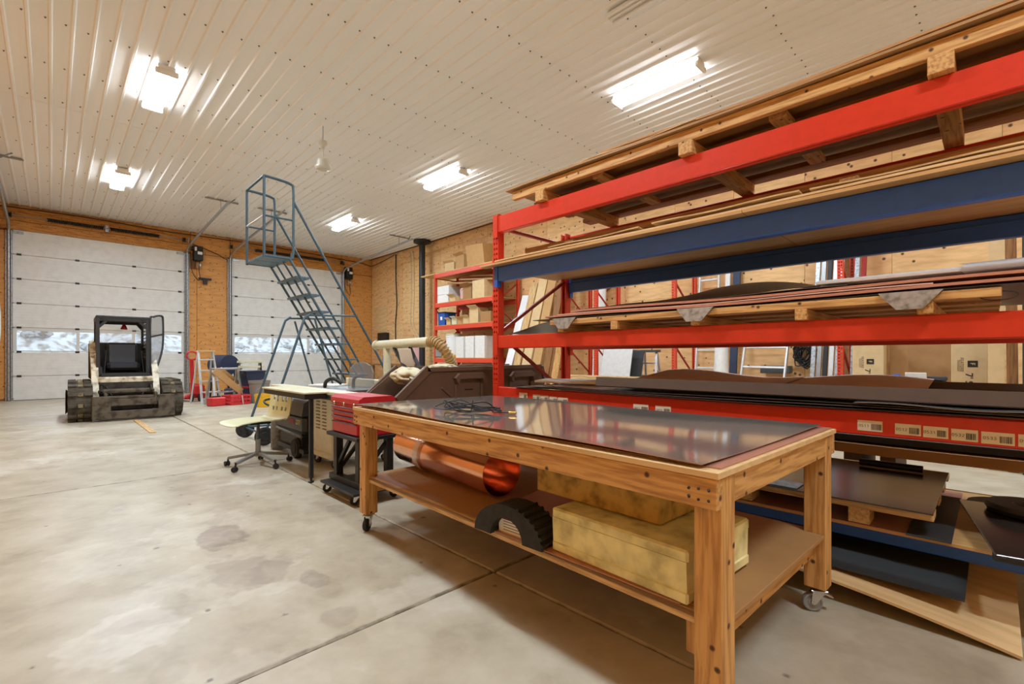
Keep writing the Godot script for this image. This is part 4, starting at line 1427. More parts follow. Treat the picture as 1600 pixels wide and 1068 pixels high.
	# lift arms
	for s in [-1, 1]:
		var am := MB.new()
		am.prism(PackedVector2Array([Vector2(-0.95, 1.30), Vector2(-0.85, 1.50), Vector2(-0.55, 1.47), Vector2(0.15, 1.18), Vector2(0.55, 0.92), Vector2(0.78, 0.52), Vector2(0.78, 0.30), Vector2(0.66, 0.30), Vector2(0.50, 0.72), Vector2(0.1, 1.0), Vector2(-0.55, 1.30), Vector2(-0.8, 1.25)]), 0.1, Transform3D(Basis(v3(0, 0, 1), v3(0, 1, 0), v3(-1, 0, 0)), v3(s * 0.445, 0, 0)))
		part(t, "lift_arm", am, M.loadercream)
		var cy := MB.new()
		cy.rod(v3(s * 0.36, 0.62, 0.72), v3(s * 0.36, 0.95, 0.1), 0.035, 10)
		cy.rod(v3(s * 0.36, 0.52, 0.85), v3(s * 0.36, 0.62, 0.72), 0.02, 8)
		part(t, "cylinder", cy, M.loaderdark)
		var rp := MB.new()
		rp.box(v3(s * 0.43, 1.08, -0.92), v3(0.14, 0.75, 0.34), Basis(), 0.03)
		part(t, "rear_tower", rp, M.loaderdark)
		prod(t, "lamp", v3(s * 0.3 - 0.03, 1.90, 0.36), v3(s * 0.3 - 0.03, 1.90, 0.44), 0.035, M.black, 10)
	pbox(t, "cross_member", v3(0, 0.705, 0.64), v3(0.80, 0.17, 0.14), M.loadercream, v3(0.1, 0, 0), 0.02)
	pbox(t, "foot_plate", v3(0, 0.81, 0.55), v3(0.72, 0.06, 0.2), M.cabblack)
	# quick attach plate
	var q := MB.new()
	for s in [-1, 1]:
		q.box(v3(s * 0.47 + 0.1, 0.25, 1.0), v3(0.26, 0.40, 0.06), Basis(), 0.01)
		q.box(v3(s * 0.36 + 0.05, 0.40, 0.9), v3(0.05, 0.2, 0.2), Basis(), 0.01)
	q.box(v3(0.1, 0.11, 1.01), v3(1.2, 0.15, 0.05), Basis(), 0.01)
	q.box(v3(0.05, 0.33, 0.98), v3(0.76, 0.13, 0.05), Basis(), 0.01)
	q.box(v3(0.05, 0.42, 0.92), v3(0.8, 0.05, 0.14), Basis(), 0.01)
	part(t, "attachment_plate", q, M.loaderplate)
	pbox(t, "cross_tube", v3(0, 0.52, 0.76), v3(0.82, 0.1, 0.1), M.loaderplate, Vector3.ZERO, 0.03)
	for s in [-1, 1]:
		prod(t, "hydraulic_hose", v3(s * 0.3, 0.62, 0.75), v3(s * 0.22, 0.45, 0.82), 0.014, M.black, 6)
	var wl := flat_sheet("floor_slat", "narrow pale slat lying on the floor in front of the loader", 1.07, 1.15, -11.0, -8.95, 0.0, 0.012, M.woodpale_z, 0.0, 0, 1, 4)

# ---------------------------------------------------------------- rolling warehouse ladder
func build_step_ladder_rolling() -> void:
	var t := thing("rolling_ladder", "tall teal blue rolling warehouse ladder with guard railed platform", "ladder")
	var zs := [-7.46, -6.7]
	var r := 0.018
	var top := v3(2.32, 2.49, 0)
	var bot := v3(3.80, 0.06, 0)
	for z in zs:
		prod(t, "stringer", top + v3(0, 0, z), bot + v3(0, 0, z), r, M.ladderblue)
		var inner: float = z + (0.24 if z < -7 else -0.24)
		prod(t, "inner_stringer", top + v3(0, 0, inner), bot + v3(0, 0, inner), 0.014, M.ladderblue)
		# platform guard: posts, top rail and mid rail
		var m := MB.new()
		m.tube(curve([[2.0, 2.47, z], [2.0, 3.0, z], [2.0, 3.54, z]], 2), r, 8)
		m.tube(curve([[2.0, 3.54, z], [2.2, 3.53, z], [2.33, 3.51, z], [2.37, 3.44, z], [2.37, 3.0, z], [2.37, 2.6, z], [2.35, 2.49, z]], 4), r, 8)
		m.rod(v3(2.0, 3.02, z), v3(2.37, 3.02, z), 0.013, 8)
		m.rod(v3(2.0, 2.49, z), v3(2.36, 2.49, z), 0.013, 8)
		part(t, "guard_rail", m, M.ladderblue)
		var h := MB.new()
		h.tube(curve([[2.37, 3.28, z], [3.0, 2.23, z], [3.70, 1.06, z], [3.76, 0.8, z], [3.74, 0.16, z]], 5), r, 8)
		h.rod(v3(2.58, 1.74, z), v3(3.28, 1.77, z), 0.013, 8)
		part(t, "hand_rail", h, M.ladderblue)
		# rear support leg down to the wheels
		var g := MB.new()
		g.tube(pts([[2.60, 1.76, z], [2.52, 1.70, z], [2.02, 0.16, z]]), r, 8)
		part(t, "rear_leg", g, M.ladderblue)
		var w := MB.new()
		w.lathe([Vector2(0, -0.025), Vector2(0.05, -0.025), Vector2(0.06, -0.018), Vector2(0.1, -0.022), Vector2(0.12, -0.012), Vector2(0.12, 0.012), Vector2(0.1, 0.022), Vector2(0.06, 0.018), Vector2(0.05, 0.025), Vector2(0, 0.025)], Transform3D(Basis(v3(1, 0, 0), PI / 2), v3(1.99, 0.12, z + (0.05 if z > -7 else -0.05))), 22)
		part(t, "wheel", w, M.rubber)
		prod(t, "base_rail", v3(2.02, 0.16, z), v3(3.72, 0.10, z), 0.016, M.ladderblue)
		prod(t, "diagonal_brace", v3(2.66, 1.70, z), v3(3.1, 0.12, z), 0.014, M.ladderblue)
	prod(t, "top_rail", v3(2.0, 3.54, zs[0]), v3(2.0, 3.54, zs[1]), 0.016, M.ladderblue)
	prod(t, "mid_rail", v3(2.0, 3.02, zs[0]), v3(2.0, 3.02, zs[1]), 0.013, M.aluwhite)
	prod(t, "axle", v3(2.0, 0.14, zs[0] - 0.06), v3(2.0, 0.14, zs[1] + 0.06), 0.014, M.ladderblue)
	prod(t, "cross_rail", v3(2.3, 0.38, zs[0]), v3(2.3, 0.38, zs[1]), 0.012, M.ladderblue)
	for z in [-7.27, -6.89]:
		pbox(t, "platform", v3(2.18, 2.50, z), v3(0.37, 0.03, 0.36), M.tread)
	for k in 10:
		var y := 2.26 - 0.228 * k
		var x := 2.32 + (2.49 - y) * 0.609
		pbox(t, "step", v3(x + 0.04, y, -7.08), v3(0.19, 0.028, 0.75), M.tread)

# ---------------------------------------------------------------- table saw, chair, scrubber, tool chest
func build_saw_area() -> void:
	var t := thing("table_saw", "cream cabinet table saw with long fence rail behind the red tool chest", "saw")
	pbox(t, "cabinet", v3(2.39, 0.46, -4.95), v3(0.7, 0.70, 0.5), M.sawcream, Vector3.ZERO, 0.012)
	for k in 2:
		for j in 9:
			pbox(t, "louvre", v3(2.036, 0.40 + 0.035 * j, -5.04 + 0.16 * k), v3(0.012, 0.012, 0.09), M.taupe, v3(0, 0, 0.5))
	pbox(t, "base", v3(2.39, 0.13, -4.95), v3(0.74, 0.06, 0.54), M.sawcream, Vector3.ZERO, 0.012)
	for x in [2.10, 2.66]:
		caster(t, v3(x, 0, -4.72), 0.042, 0.4)
		caster(t, v3(x, 0, -5.16), 0.042, 0.4)
	pbox(t, "table", v3(2.24, 0.815, -4.86), v3(0.48, 0.035, 1.1), M.steel)
	pbox(t, "table_skirt", v3(2.45, 0.745, -4.74), v3(0.03, 0.11, 0.84), M.black)
	pbox(t, "fence_rail", v3(1.92, 0.815, -4.98), v3(0.15, 0.035, 1.93), M.cream, Vector3.ZERO, 0.006)
	pbox(t, "rail_tube", v3(1.87, 0.775, -4.98), v3(0.06, 0.045, 1.93), M.blackmetal, Vector3.ZERO, 0.006)
	pbox(t, "wing", v3(1.735, 0.823, -4.93), v3(0.22, 0.016, 1.18), M.cream)
	pbox(t, "wing_apron", v3(1.74, 0.79, -4.93), v3(0.2, 0.05, 1.14), M.black)
	for z in [-4.39]:
		var l := MB.new()
		l.box(v3(1.71, 0.43, z), v3(0.035, 0.78, 0.035), Basis(), 0.003)
		l.lathe([Vector2(0.0, 0), Vector2(0.026, 0), Vector2(0.026, 0.012), Vector2(0.01, 0.02), Vector2(0.01, 0.05)], Transform3D(Basis(), v3(1.71, 0, z)), 10)
		part(t, "leg", l, M.black)
	pbox(t, "rip_fence", v3(2.43, 0.875, -4.74), v3(0.06, 0.085, 0.84), M.cream, Vector3.ZERO, 0.006)
	var sc := MB.new()
	sc.prism(PackedVector2Array([Vector2(-0.13, 0), Vector2(0.13, 0), Vector2(0.13, 0.16), Vector2(0.10, 0.23), Vector2(0.03, 0.27), Vector2(-0.06, 0.26), Vector2(-0.11, 0.20)]), 0.05, Transform3D(Basis(v3(0.7, 0, 0.7), v3(0, 1, 0), v3(-0.7, 0, 0.7)), v3(2.28, 0.835, -4.55)))
	part(t, "blade_guard", sc, M.smoked)
	var gh := MB.new()
	gh.tube(curve([[2.22, 0.84, -4.6], [2.24, 0.93, -4.62], [2.3, 0.96, -4.6], [2.36, 0.97, -4.55]], 4), 0.016, 6)
	part(t, "guard_handle", gh, M.black)
	var mh := MB.new()
	mh.tube(curve([[2.06, 0.84, -4.92], [2.05, 0.9, -4.86], [2.09, 0.93, -4.78], [2.15, 0.88, -4.72]], 4), 0.02, 6)
	part(t, "miter_handle", mh, M.black)
	# paper pad on the table
	solo("paper_pad", "white paper pad lying on the saw table", "paper", bxm(v3(0.26, 0.02, 0.32)), M.paper, v3(2.2, 0.843, -5.16), v3(0, 0.5, 0))
	# overarm dust pipe
	var o := thing("dust_arm", "cream overarm dust pipe with tan ribbed hose above the saw", "pipe")
	prod(o, "post", v3(2.9, 0.0, -5.12), v3(2.9, 1.27, -5.12), 0.045, M.cream, 14)
	var bm := MB.new()
	bm.rod(v3(2.9, 1.30, -5.36), v3(2.9, 1.315, -4.22), 0.055, 14)
	bm.lathe([Vector2(0, -0.01), Vector2(0.05, -0.01), Vector2(0.062, 0.02), Vector2(0.062, 0.07)], Transform3D(Basis(v3(1, 0, 0), PI / 2), v3(2.9, 1.30, -5.40)), 14)
	part(o, "boom", bm, M.cream)
	var hs := MB.new()
	var hp := curve([[2.9, 1.315, -4.22], [2.91, 1.31, -4.12], [2.95, 1.24, -4.04], [3.02, 1.12, -4.02], [3.05, 1.06, -4.02]], 8)
	hs.tube(hp, 0.046, 12)
	for k in range(1, hp.size() - 1, 2):
		hs.tube(PackedVector3Array([hp[k] - (hp[k + 1] - hp[k]).normalized() * 0.006, hp[k] + (hp[k + 1] - hp[k]).normalized() * 0.006]), 0.06, 12)
	part(o, "hose", hs, M.hosetan)
	for k in 2:
		pbar(o, "strut", v3(2.88, 1.26, -4.92 + 0.34 * k), v3(2.78, 1.02, -4.5 + 0.28 * k), 0.04, 0.02, M.black)
	pbox(o, "warning_sign", v3(2.80, 1.13, -4.52), v3(0.006, 0.24, 0.2), M.paper, v3(0.0, 0.2, 0.3))
	pbox(o, "sign_print", v3(2.795, 1.17, -4.525), v3(0.004, 0.05, 0.15), M.tankgrey, v3(0.0, 0.2, 0.3), 0.0)

	# swivel chair
	var cp := v3(1.575, 0, -5.475)
	var ch := thing("swivel_chair", "cream moulded plastic swivel chair on a five-star base", "chair", cp)
	for k in 5:
		var a := deg_to_rad(-141.0 + 72.0 * -k)
		var e := v3(cos(a) * 0.30, 0, sin(a) * 0.30)
		var am := MB.new()
		am.bar(v3(e.x * 0.1, 0.13, e.z * 0.1), v3(e.x, 0.085, e.z), 0.035, 0.028)
		part(ch, "base_arm", am, M.grey)
		var cs := MB.new()
		for s in [-1, 1]:
			cs.lathe([Vector2(0, -0.01), Vector2(0.024, -0.01), Vector2(0.028, 0), Vector2(0.024, 0.01), Vector2(0, 0.01)], Transform3D(Basis(v3(cos(a * 3.0 + 1.0), 0, sin(a * 3.0 + 1.0)).cross(Vector3.UP).normalized(), PI / 2), v3(e.x * 1.05, 0.028, e.z * 1.05) + v3(cos(a * 3.0 + 1.0), 0, sin(a * 3.0 + 1.0)) * 0.014 * s), 12)
		cs.rod(v3(e.x * 1.03, 0.03, e.z * 1.03), v3(e.x * 1.0, 0.09, e.z * 1.0), 0.009, 6)
		part(ch, "caster", cs, M.black)
	prod(ch, "outer_column", v3(0, 0.1, 0), v3(0, 0.28, 0), 0.026, M.grey, 12)
	prod(ch, "gas_column", v3(0, 0.28, 0), v3(0, 0.45, 0), 0.016, M.tankgrey, 10)
	pbox(ch, "seat_plate", v3(0, 0.455, 0), v3(0.2, 0.02, 0.2), M.black)
	var sh := MB.new()
	var prof := curve([[0.30, 0.447, 0], [0.24, 0.465, 0], [0.05, 0.475, 0], [-0.14, 0.470, 0], [-0.205, 0.50, 0], [-0.235, 0.58, 0], [-0.262, 0.80, 0]], 4)
	var np := prof.size() - 1
	sh.sheet(12, np * 2, func(u, w):
		var p: Vector3 = prof[int(w * np)].lerp(prof[mini(int(w * np) + 1, np)], w * np - int(w * np))
		var half := 0.215
		var ed := minf(w, 1.0 - w) * 9.0
		if ed < 1.0:
			half *= 0.80 + 0.20 * sqrt(1.0 - (1.0 - ed) * (1.0 - ed))
		return v3(p.x, p.y + 0.02 * pow(absf(u - 0.5) * 2.0, 3.0) * (1.0 if w < 0.6 else 0.0), (u - 0.5) * 2.0 * half), 0.009, func(i, j): return not ((i in [2, 4, 7, 9]) and j in [np * 2 - 4, np * 2 - 5, np * 2 - 8, np * 2 - 9]))
	var shp := part(ch, "seat_shell", sh, M.chaircream)
	shp.rotation.y = PI + 0.19

	# floor scrubber parked behind the saw
	var s := thing("floor_scrubber", "black and grey walk-behind floor machine parked behind the chair", "machine", v3(2.22, 0, -5.75))
	pbox(s, "body", v3(0, 0.40, 0), v3(0.48, 0.22, 0.9), M.scrubblack, Vector3.ZERO, 0.04)
	var tk := MB.new()
	tk.prism(PackedVector2Array([Vector2(-0.26, 0), Vector2(0.26, 0), Vector2(0.25, 0.12), Vector2(0.18, 0.19), Vector2(-0.16, 0.19), Vector2(-0.24, 0.14)]), 0.92, Transform3D(Basis(), v3(0, 0.50, 0)))
	part(s, "tank", tk, M.tankgrey)
	var bs := Basis(v3(0, 0, 1), v3(0, 1, 0), v3(-1, 0, 0))
	text(s, "number_print", "277", 0.075, v3(-0.2425, 0.42, 0.30), bs, M.inkyellow, "Droid Sans", true)
	pbox(s, "red_badge", v3(-0.242, 0.42, 0.1), v3(0.003, 0.055, 0.15), M.inkred, Vector3.ZERO, 0.0)
	pbox(s, "deck", v3(0, 0.10, 0.0), v3(0.46, 0.05, 0.86), M.black)
	pbox(s, "frame", v3(0, 0.22, -0.05), v3(0.4, 0.2, 0.7), M.black)
	prod(s, "side_bar", v3(-0.25, 0.30, -0.38), v3(-0.25, 0.27, 0.42), 0.014, M.greyplastic, 8)
	for k in 2:
		var w := MB.new()
		w.lathe([Vector2(0, -0.03), Vector2(0.05, -0.03), Vector2(0.06, -0.02), Vector2(0.1, -0.025), Vector2(0.115, 0), Vector2(0.115, 0.03), Vector2(0, 0.03)], Transform3D(Basis(v3(0, 0, 1), -PI / 2), v3(-0.22 + 0.46 * k, 0.115, 0.18)), 20)
		part(s, "wheel", w, M.rubber)
	var hc := MB.new()
	hc.lathe([Vector2(0.10, 0.0), Vector2(0.10, 0.25), Vector2(0.085, 0.42), Vector2(0.05, 0.48), Vector2(0, 0.49)], Transform3D(Basis(), v3(-0.16, 0.02, -0.55)), 16, true)
	part(s, "squeegee_column", hc, M.greyplastic)
	var sh2 := MB.new()
	sh2.tube(curve([[-0.2, 0.52, -0.5], [-0.28, 0.56, -0.65], [-0.26, 0.6, -0.78], [-0.1, 0.62, -0.8], [0.1, 0.62, -0.8]], 4), 0.014, 6)
	part(s, "handle_bar", sh2, M.black)

	# red tool chest on a black stand
	var st := thing("tool_stand", "black steel stand with diagonal braces under the red tool chest", "stand", v3(1.87, 0, -3.725))
	for z in [-0.2, 0.2]:
		pbox(st, "post", v3(-0.11, 0.32, z), v3(0.06, 0.36, 0.06), M.blackmetal)
		pbox(st, "post", v3(0.14, 0.32, z), v3(0.06, 0.36, 0.06), M.blackmetal)
		pbar(st, "brace", v3(-0.10, 0.2, z), v3(0.14, 0.47, z), 0.03, 0.03, M.blackmetal)
	for x in [-0.11, 0.14]:
		pbar(st, "side_brace", v3(x, 0.24, -0.19), v3(x, 0.47, 0.02), 0.03, 0.03, M.blackmetal)
		pbox(st, "base_rail", v3(x, 0.13, 0.02), v3(0.07, 0.05, 0.66), M.blackmetal)
	pbox(st, "base_plate", v3(0.0, 0.095, 0.02), v3(0.46, 0.02, 0.62), M.blackmetal)
	pbox(st, "top_frame", v3(0.0, 0.505, 0), v3(0.36, 0.03, 0.56), M.blackmetal)
	for x in [-0.17, 0.17]:
		for z in [-0.24, 0.27]:
			caster(st, v3(x, 0, z), 0.037, 1.0)
	var tc := thing("tool_chest", "red metal tool chest with slim drawers on the black stand", "tool chest", v3(1.87, 0.521, -3.725))
	pbox(tc, "body", v3(0.01, 0.125, 0), v3(0.29, 0.25, 0.5), M.chestred, Vector3.ZERO, 0.004)
	var ld := MB.new()
	ld.prism(PackedVector2Array([Vector2(-0.16, 0), Vector2(0.16, 0), Vector2(0.16, 0.045), Vector2(0.13, 0.062), Vector2(-0.12, 0.062), Vector2(-0.16, 0.04)]), 0.52, Transform3D(Basis(), v3(0.01, 0.252, 0)))
	part(tc, "lid", ld, M.chestred)
	var dy := [0.05, 0.125, 0.165, 0.205]
	var dh := [0.085, 0.034, 0.034, 0.034]
	for k in 4:
		var d := pbox(tc, "drawer", v3(-0.142, dy[k], 0), v3(0.018, dh[k], 0.45), M.chestred, Vector3.ZERO, 0.003)
		if k > 0:
			pbox(d, "pull", v3(-0.012, 0.012, 0), v3(0.012, 0.007, 0.45), M.blackmetal)
		else:
			pbox(d, "pull", v3(-0.012, 0.042, 0), v3(0.012, 0.007, 0.45), M.blackmetal)
	for z in [-0.18, 0.0, 0.18]:
		pbox(tc, "latch", v3(-0.152, 0.245, z), v3(0.008, 0.03, 0.022), M.chrome)

# ---------------------------------------------------------------- brown hopper
func build_hopper() -> void:
	var t := thing("hopper", "large brown moulded plastic hopper beyond the end of the rack", "hopper", v3(0, 0, -3.93))
	var pr := PackedVector2Array([Vector2(2.48, 1.035), Vector2(4.06, 1.05), Vector2(4.13, 0.88), Vector2(3.86, 0.2), Vector2(2.75, 0.2), Vector2(2.16, 0.74), Vector2(2.16, 0.80)])
	for s in [-1, 1]:
		var m := MB.new()
		m.prism(pr, 0.03, Transform3D(Basis(), v3(0, 0, s * 0.255)))
		part(t, "side_wall", m, M.hopper)
		var rm := MB.new()
		rm.bar(v3(2.48, 1.035, s * 0.275), v3(4.06, 1.05, s * 0.275), 0.03, 0.04)
		rm.bar(v3(2.50, 1.045, s * 0.275), v3(2.17, 0.77, s * 0.275), 0.03, 0.075)
		rm.bar(v3(4.06, 1.05, s * 0.275), v3(4.12, 0.88, s * 0.275), 0.03, 0.04)
		part(t, "rim", rm, M.hopper)
		for x in [2.98, 3.72]:
			var h := MB.new()
			h.prism(PackedVector2Array([Vector2(-0.20, 0.03), Vector2(-0.15, 0.075), Vector2(0.15, 0.075), Vector2(0.20, 0.03), Vector2(0.165, -0.035), Vector2(0.145, 0.02), Vector2(-0.145, 0.02), Vector2(-0.165, -0.035)]), 0.06, Transform3D(Basis(), v3(x, 0.92, s * 0.295)))
			part(t, "grip", h, M.hopper)
			var rb := MB.new()
			rb.bar(v3(x - 0.16, 0.89, s * 0.275), v3(x - 0.2, 0.25, s * 0.275), 0.02, 0.03)
			rb.bar(v3(x + 0.16, 0.89, s * 0.275), v3(x + 0.2, 0.25, s * 0.275), 0.02, 0.03)
			rb.bar(v3(x - 0.33, 0.86, s * 0.275), v3(x - 0.2, 0.76, s * 0.275), 0.02, 0.02)
			part(t, "rib", rb, M.hopper)
			pbox(t, "slot", v3(x, 0.83, s * 0.271), v3(0.1, 0.014, 0.006), M.black, Vector3.ZERO, 0.0)
	var e := MB.new()
	for k in pr.size() - 1:
		if k == 0:
			continue
		e.bar(v3(pr[k].x, pr[k].y, 0), v3(pr[k + 1].x, pr[k + 1].y, 0), 0.5, 0.02)
	part(t, "end_and_floor", e, M.hopper)
	for x in [2.95, 3.7]:
		for z in [-0.2, 0.2]:
			caster(t, v3(x, 0, z), 0.085, 0.3)
	# stuff in it
	var b := MB.new()
	var nz := FastNoiseLite.new()
	nz.seed = 3
	nz.frequency = 0.9
	var bag := func(c: Vector3, sz: Vector3, o: float) -> MB:
		var m := MB.new()
		m.sheet(18, 10, func(u, w):
			var a: float = u * TAU
			var q: float = (w - 0.5) * PI
			var d := v3(cos(q) * cos(a), sin(q), cos(q) * sin(a))
			return c + d * sz * (1.0 + 0.35 * nz.get_noise_3d(d.x * 2.5 + o, d.y * 2.5, d.z * 2.5)), 0.004)
		return m
	solo("cloth_sack", "cream cloth sack slumped over the low lip of the brown hopper", "sack", bag.call(v3(2.46, 0.97, -3.95), v3(0.15, 0.085, 0.17), 0.0), M.bagcream)
	solo("cloth_sack", "second cream sack lying inside the brown hopper below the hose", "sack", bag.call(v3(2.86, 1.02, -3.95), v3(0.20, 0.06, 0.18), 7.0), M.bagcream)

# ---------------------------------------------------------------- rack along the right wall
func carton(called: String, label: String, c: Vector3, s: Vector3, mt: Material, turn := 0.0, open := false, tilt := 0.0) -> Node3D:
	var t := thing(called, label, "box", c, turn)
	t.rotation.z = tilt
	if open:
		var m := MB.new()
		for e in [-1, 1]:
			m.box(v3(e * (s.x / 2 - 0.004), s.y / 2, 0), v3(0.008, s.y, s.z), Basis(), 0.0)
			m.box(v3(0, s.y / 2, e * (s.z / 2 - 0.004)), v3(s.x, s.y, 0.008), Basis(), 0.0)
		m.box(v3(0, 0.005, 0), v3(s.x, 0.01, s.z), Basis(), 0.0)
		part(t, "body", m, mt)
		for e in [-1, 1]:
			pbox(t, "flap", v3(e * (s.x / 2 + 0.2 * s.x * 0.6), s.y + 0.02, 0), v3(s.x * 0.35, 0.006, s.z), mt, v3(0, 0, e * 0.5), 0.0)
	else:
		pbox(t, "body", v3(0, s.y / 2, 0), s, mt, Vector3.ZERO, 0.005)
		pbox(t, "flap_seam", v3(0, s.y + 0.001, 0), v3(0.05, 0.003, s.z * 0.98), M.cardboard_pale, Vector3.ZERO, 0.0)
	return t

func pail(called: String, label: String, c: Vector3, r: float, h: float, mt: Material, lid: Material = null) -> Node3D:
	var t := thing(called, label, "bucket", c)
	var m := MB.new()
	m.lathe([Vector2(0, 0), Vector2(r * 0.88, 0), Vector2(r * 0.9, 0.01), Vector2(r, h * 0.85), Vector2(r * 1.04, h * 0.86), Vector2(r * 1.04, h * 0.9), Vector2(r * 0.99, h * 0.9), Vector2(r, h), Vector2(r * 0.94, h), Vector2(r * 0.86, 0.02), Vector2(0, 0.02)], Transform3D(), 20)
	part(t, "body", m, mt)
	if lid:
		var l := MB.new()
		l.lathe([Vector2(0, h * 0.97), Vector2(r * 1.06, h * 0.96), Vector2(r * 1.06, h * 1.02), Vector2(r * 0.9, h * 1.03), Vector2(0, h * 1.02)], Transform3D(), 20)
		part(t, "lid", l, lid)
	return t

func build_wall_rack() -> void:
	var X := 8.53
	var d := 0.95
	var t := thing("shelf_rack", "orange-red shelving rack along the plywood wall beyond the main rack", "rack", v3(X, 0, 0))
	var zz := [-12.15, -9.4]
	for z in zz:
		upright(t, z, 3.72, d, M.orange_red, M.red_dark)
	var lv := [3.72, 2.80, 2.11, 1.12]
	for k in 1:
		for y in lv:
			for e in 2:
				beam(t, 0.005 if e == 0 else d - 0.005, zz[k] + 0.045, zz[k + 1] - 0.045, y - 0.12, y, M.orange_red, -1.0 if e == 0 else 1.0)
	for k in 1:
		for j in 4:
			if j == 0:
				continue
			pbox(t, "shelf_deck", v3(d / 2, lv[j] + 0.01, (zz[k] + zz[k + 1]) / 2), v3(d + 0.02, 0.016, zz[k + 1] - zz[k] - 0.1), M.ply)
	# top planks
	var a := ["front plank overhanging the left end", "middle plank", "rear plank"]
	for k in 3:
		solo("shelf_plank", "long plywood strip on top of the shelving rack, %s" % a[k], "plank", bxm(v3(0.3, 0.035, 3.6)), M.ply, v3(X + 0.14 + 0.32 * k, 3.74, -11.1 + 0.06 * k))
	carton("cardboard_box", "small open cardboard box at the left on top of the shelving rack", v3(8.85, 3.76, -11.6), v3(0.35, 0.28, 0.42), M.cardboard_pale, 0.1, true)
	carton("cardboard_box", "mid-size open cardboard box beside the small one on top of the rack", v3(8.85, 3.76, -11.02), v3(0.4, 0.42, 0.46), M.cardboard, -0.1, true)
	carton("cardboard_box", "large tilted cardboard box on top of the shelving rack near the red post", v3(8.85, 3.76, -10.3), v3(0.5, 0.62, 0.62), M.cardboard, 0.2, false, 0.16)
	# wooden pieces lying high in the second bay
	for k in 3:
		solo("wood_offcut", "wooden offcut on the second shelf under the top beam, %s" % ["left", "middle", "right"][k], "board", bxm(v3(0.25, 0.05, 1.5)), M.hardboard, v3(8.7 + 0.1 * k, 3.33 + 0.07 * k, -10.8 + 0.42 * k), v3(0.1, 0.0, 0.05))
	# second shelf
	var y2 := 2.82
	carton("white_box", "lower white box at the left end of the second shelf", v3(8.8, y2, -11.75), v3(0.5, 0.24, 0.55), M.whitebox)
	carton("white_box", "upper white box stacked at the left end of the second shelf", v3(8.8, y2 + 0.245, -11.75), v3(0.5, 0.26, 0.55), M.whitebox, 0.04)
	carton("cardboard_box", "low open carton beside the white boxes on the second shelf", v3(8.75, y2, -11.28), v3(0.4, 0.15, 0.28), M.cardboard_pale, 0.05, true)
	solo("red_rag", "pinkish red bundle between cartons on the second shelf", "bundle", bxm(v3(0.16, 0.36, 0.18), 0.04), M.pink, v3(8.74, y2 + 0.205, -10.98), v3(0, 0.3, 0.1))
	carton("cardboard_box", "tan open carton in the middle of the second shelf", v3(8.85, y2, -10.62), v3(0.5, 0.4, 0.42), M.cardboard_b, -0.06, true)
	carton("white_box", "tall pale carton right on the second shelf beside the red post", v3(8.8, y2, -10.1), v3(0.5, 0.5, 0.48), M.cardboard_pale, 0.05)
	# third shelf
	var y3 := 2.13
	var bb := thing("storage_bin", "blue plastic bin at the left of the third shelf", "bin", v3(8.8, y3, -12.0 + 0.12))
	var bm := MB.new()
	bm.prism(PackedVector2Array([Vector2(-0.2, 0), Vector2(0.2, 0), Vector2(0.22, 0.4), Vector2(-0.22, 0.4)]), 0.34)
	part(bb, "body", bm, M.binblue)
	pbox(bb, "rim", v3(0, 0.40, 0), v3(0.48, 0.03, 0.38), M.navy)
	pbox(bb, "label", v3(-0.213, 0.22, 0.0), v3(0.004, 0.1, 0.1), M.paper, v3(0, 0, 0.05), 0.0)
	for k in 4:
		carton("parts_box", "small open parts box on the third shelf, %s of four" % ["first", "second", "third", "last"][k], v3(8.75, y3, -11.5 + 0.26 * k), v3(0.34, 0.16 + 0.03 * (k % 2), 0.22), [M.cardboard_pale, M.cream, M.cardboard, M.cardboard_pale][k], 0.1 * k, true)
	carton("cardboard_box", "upright gabled carton at the right of the third shelf", v3(8.8, y3, -10.35), v3(0.42, 0.44, 0.36), M.cardboard_pale, 0.1, true)
	carton("cardboard_box", "brown carton at the right end of the third shelf by the post", v3(8.8, y3, -9.85), v3(0.4, 0.3, 0.4), M.cardboard_b, 0.1)
	# fourth shelf
	var y4 := 1.14
	pail("bucket", "white bucket with cream lid band on the fourth shelf", v3(8.78, y4 + 0.09, -11.5), 0.24, 0.62, M.white, M.cream)
	solo("yellow_tray", "yellow tray under the white bucket on the fourth shelf", "tray", bxm(v3(0.5, 0.085, 0.62), 0.015), M.yellow, v3(8.8, y4 + 0.045, -11.5))
	solo("grey_tub", "grey plastic tub at the left end of the fourth shelf", "tub", bxm(v3(0.4, 0.28, 0.3), 0.04), M.grey, v3(8.7, y4 + 0.142, -11.95))
	for k in 3:
		carton("white_box", "tall white carton on the fourth shelf, %s of three" % ["left", "middle", "right"][k], v3(8.78, y4, -10.95 + 0.44 * k), v3(0.42, 0.62, 0.36), M.whitebox, 0.06 * k)
	pail("bucket", "small white pail on the floor under the lowest rack shelf", v3(8.7, 0.0, -11.85), 0.2, 0.9, M.white, M.black)
	carton("cardboard_box", "grey cluttered carton on the floor under the shelving rack", v3(8.85, 0.0, -10.6), v3(0.6, 0.9, 1.2), M.greyplastic)
	# free uprights further along the wall
	for k in 4:
		var u := thing("rack_upright", "orange perforated rack upright frame standing at the plywood wall, %s" % ["second from the left", "between the ladders and grey panel", "among the steel profiles", "leftmost beside the leaning boards"][k], "upright", v3(X, 0, 0))
		upright(u, [-6.1, -4.28, -1.61, -6.9][k], 3.8, d, M.orange_red, M.red_dark)

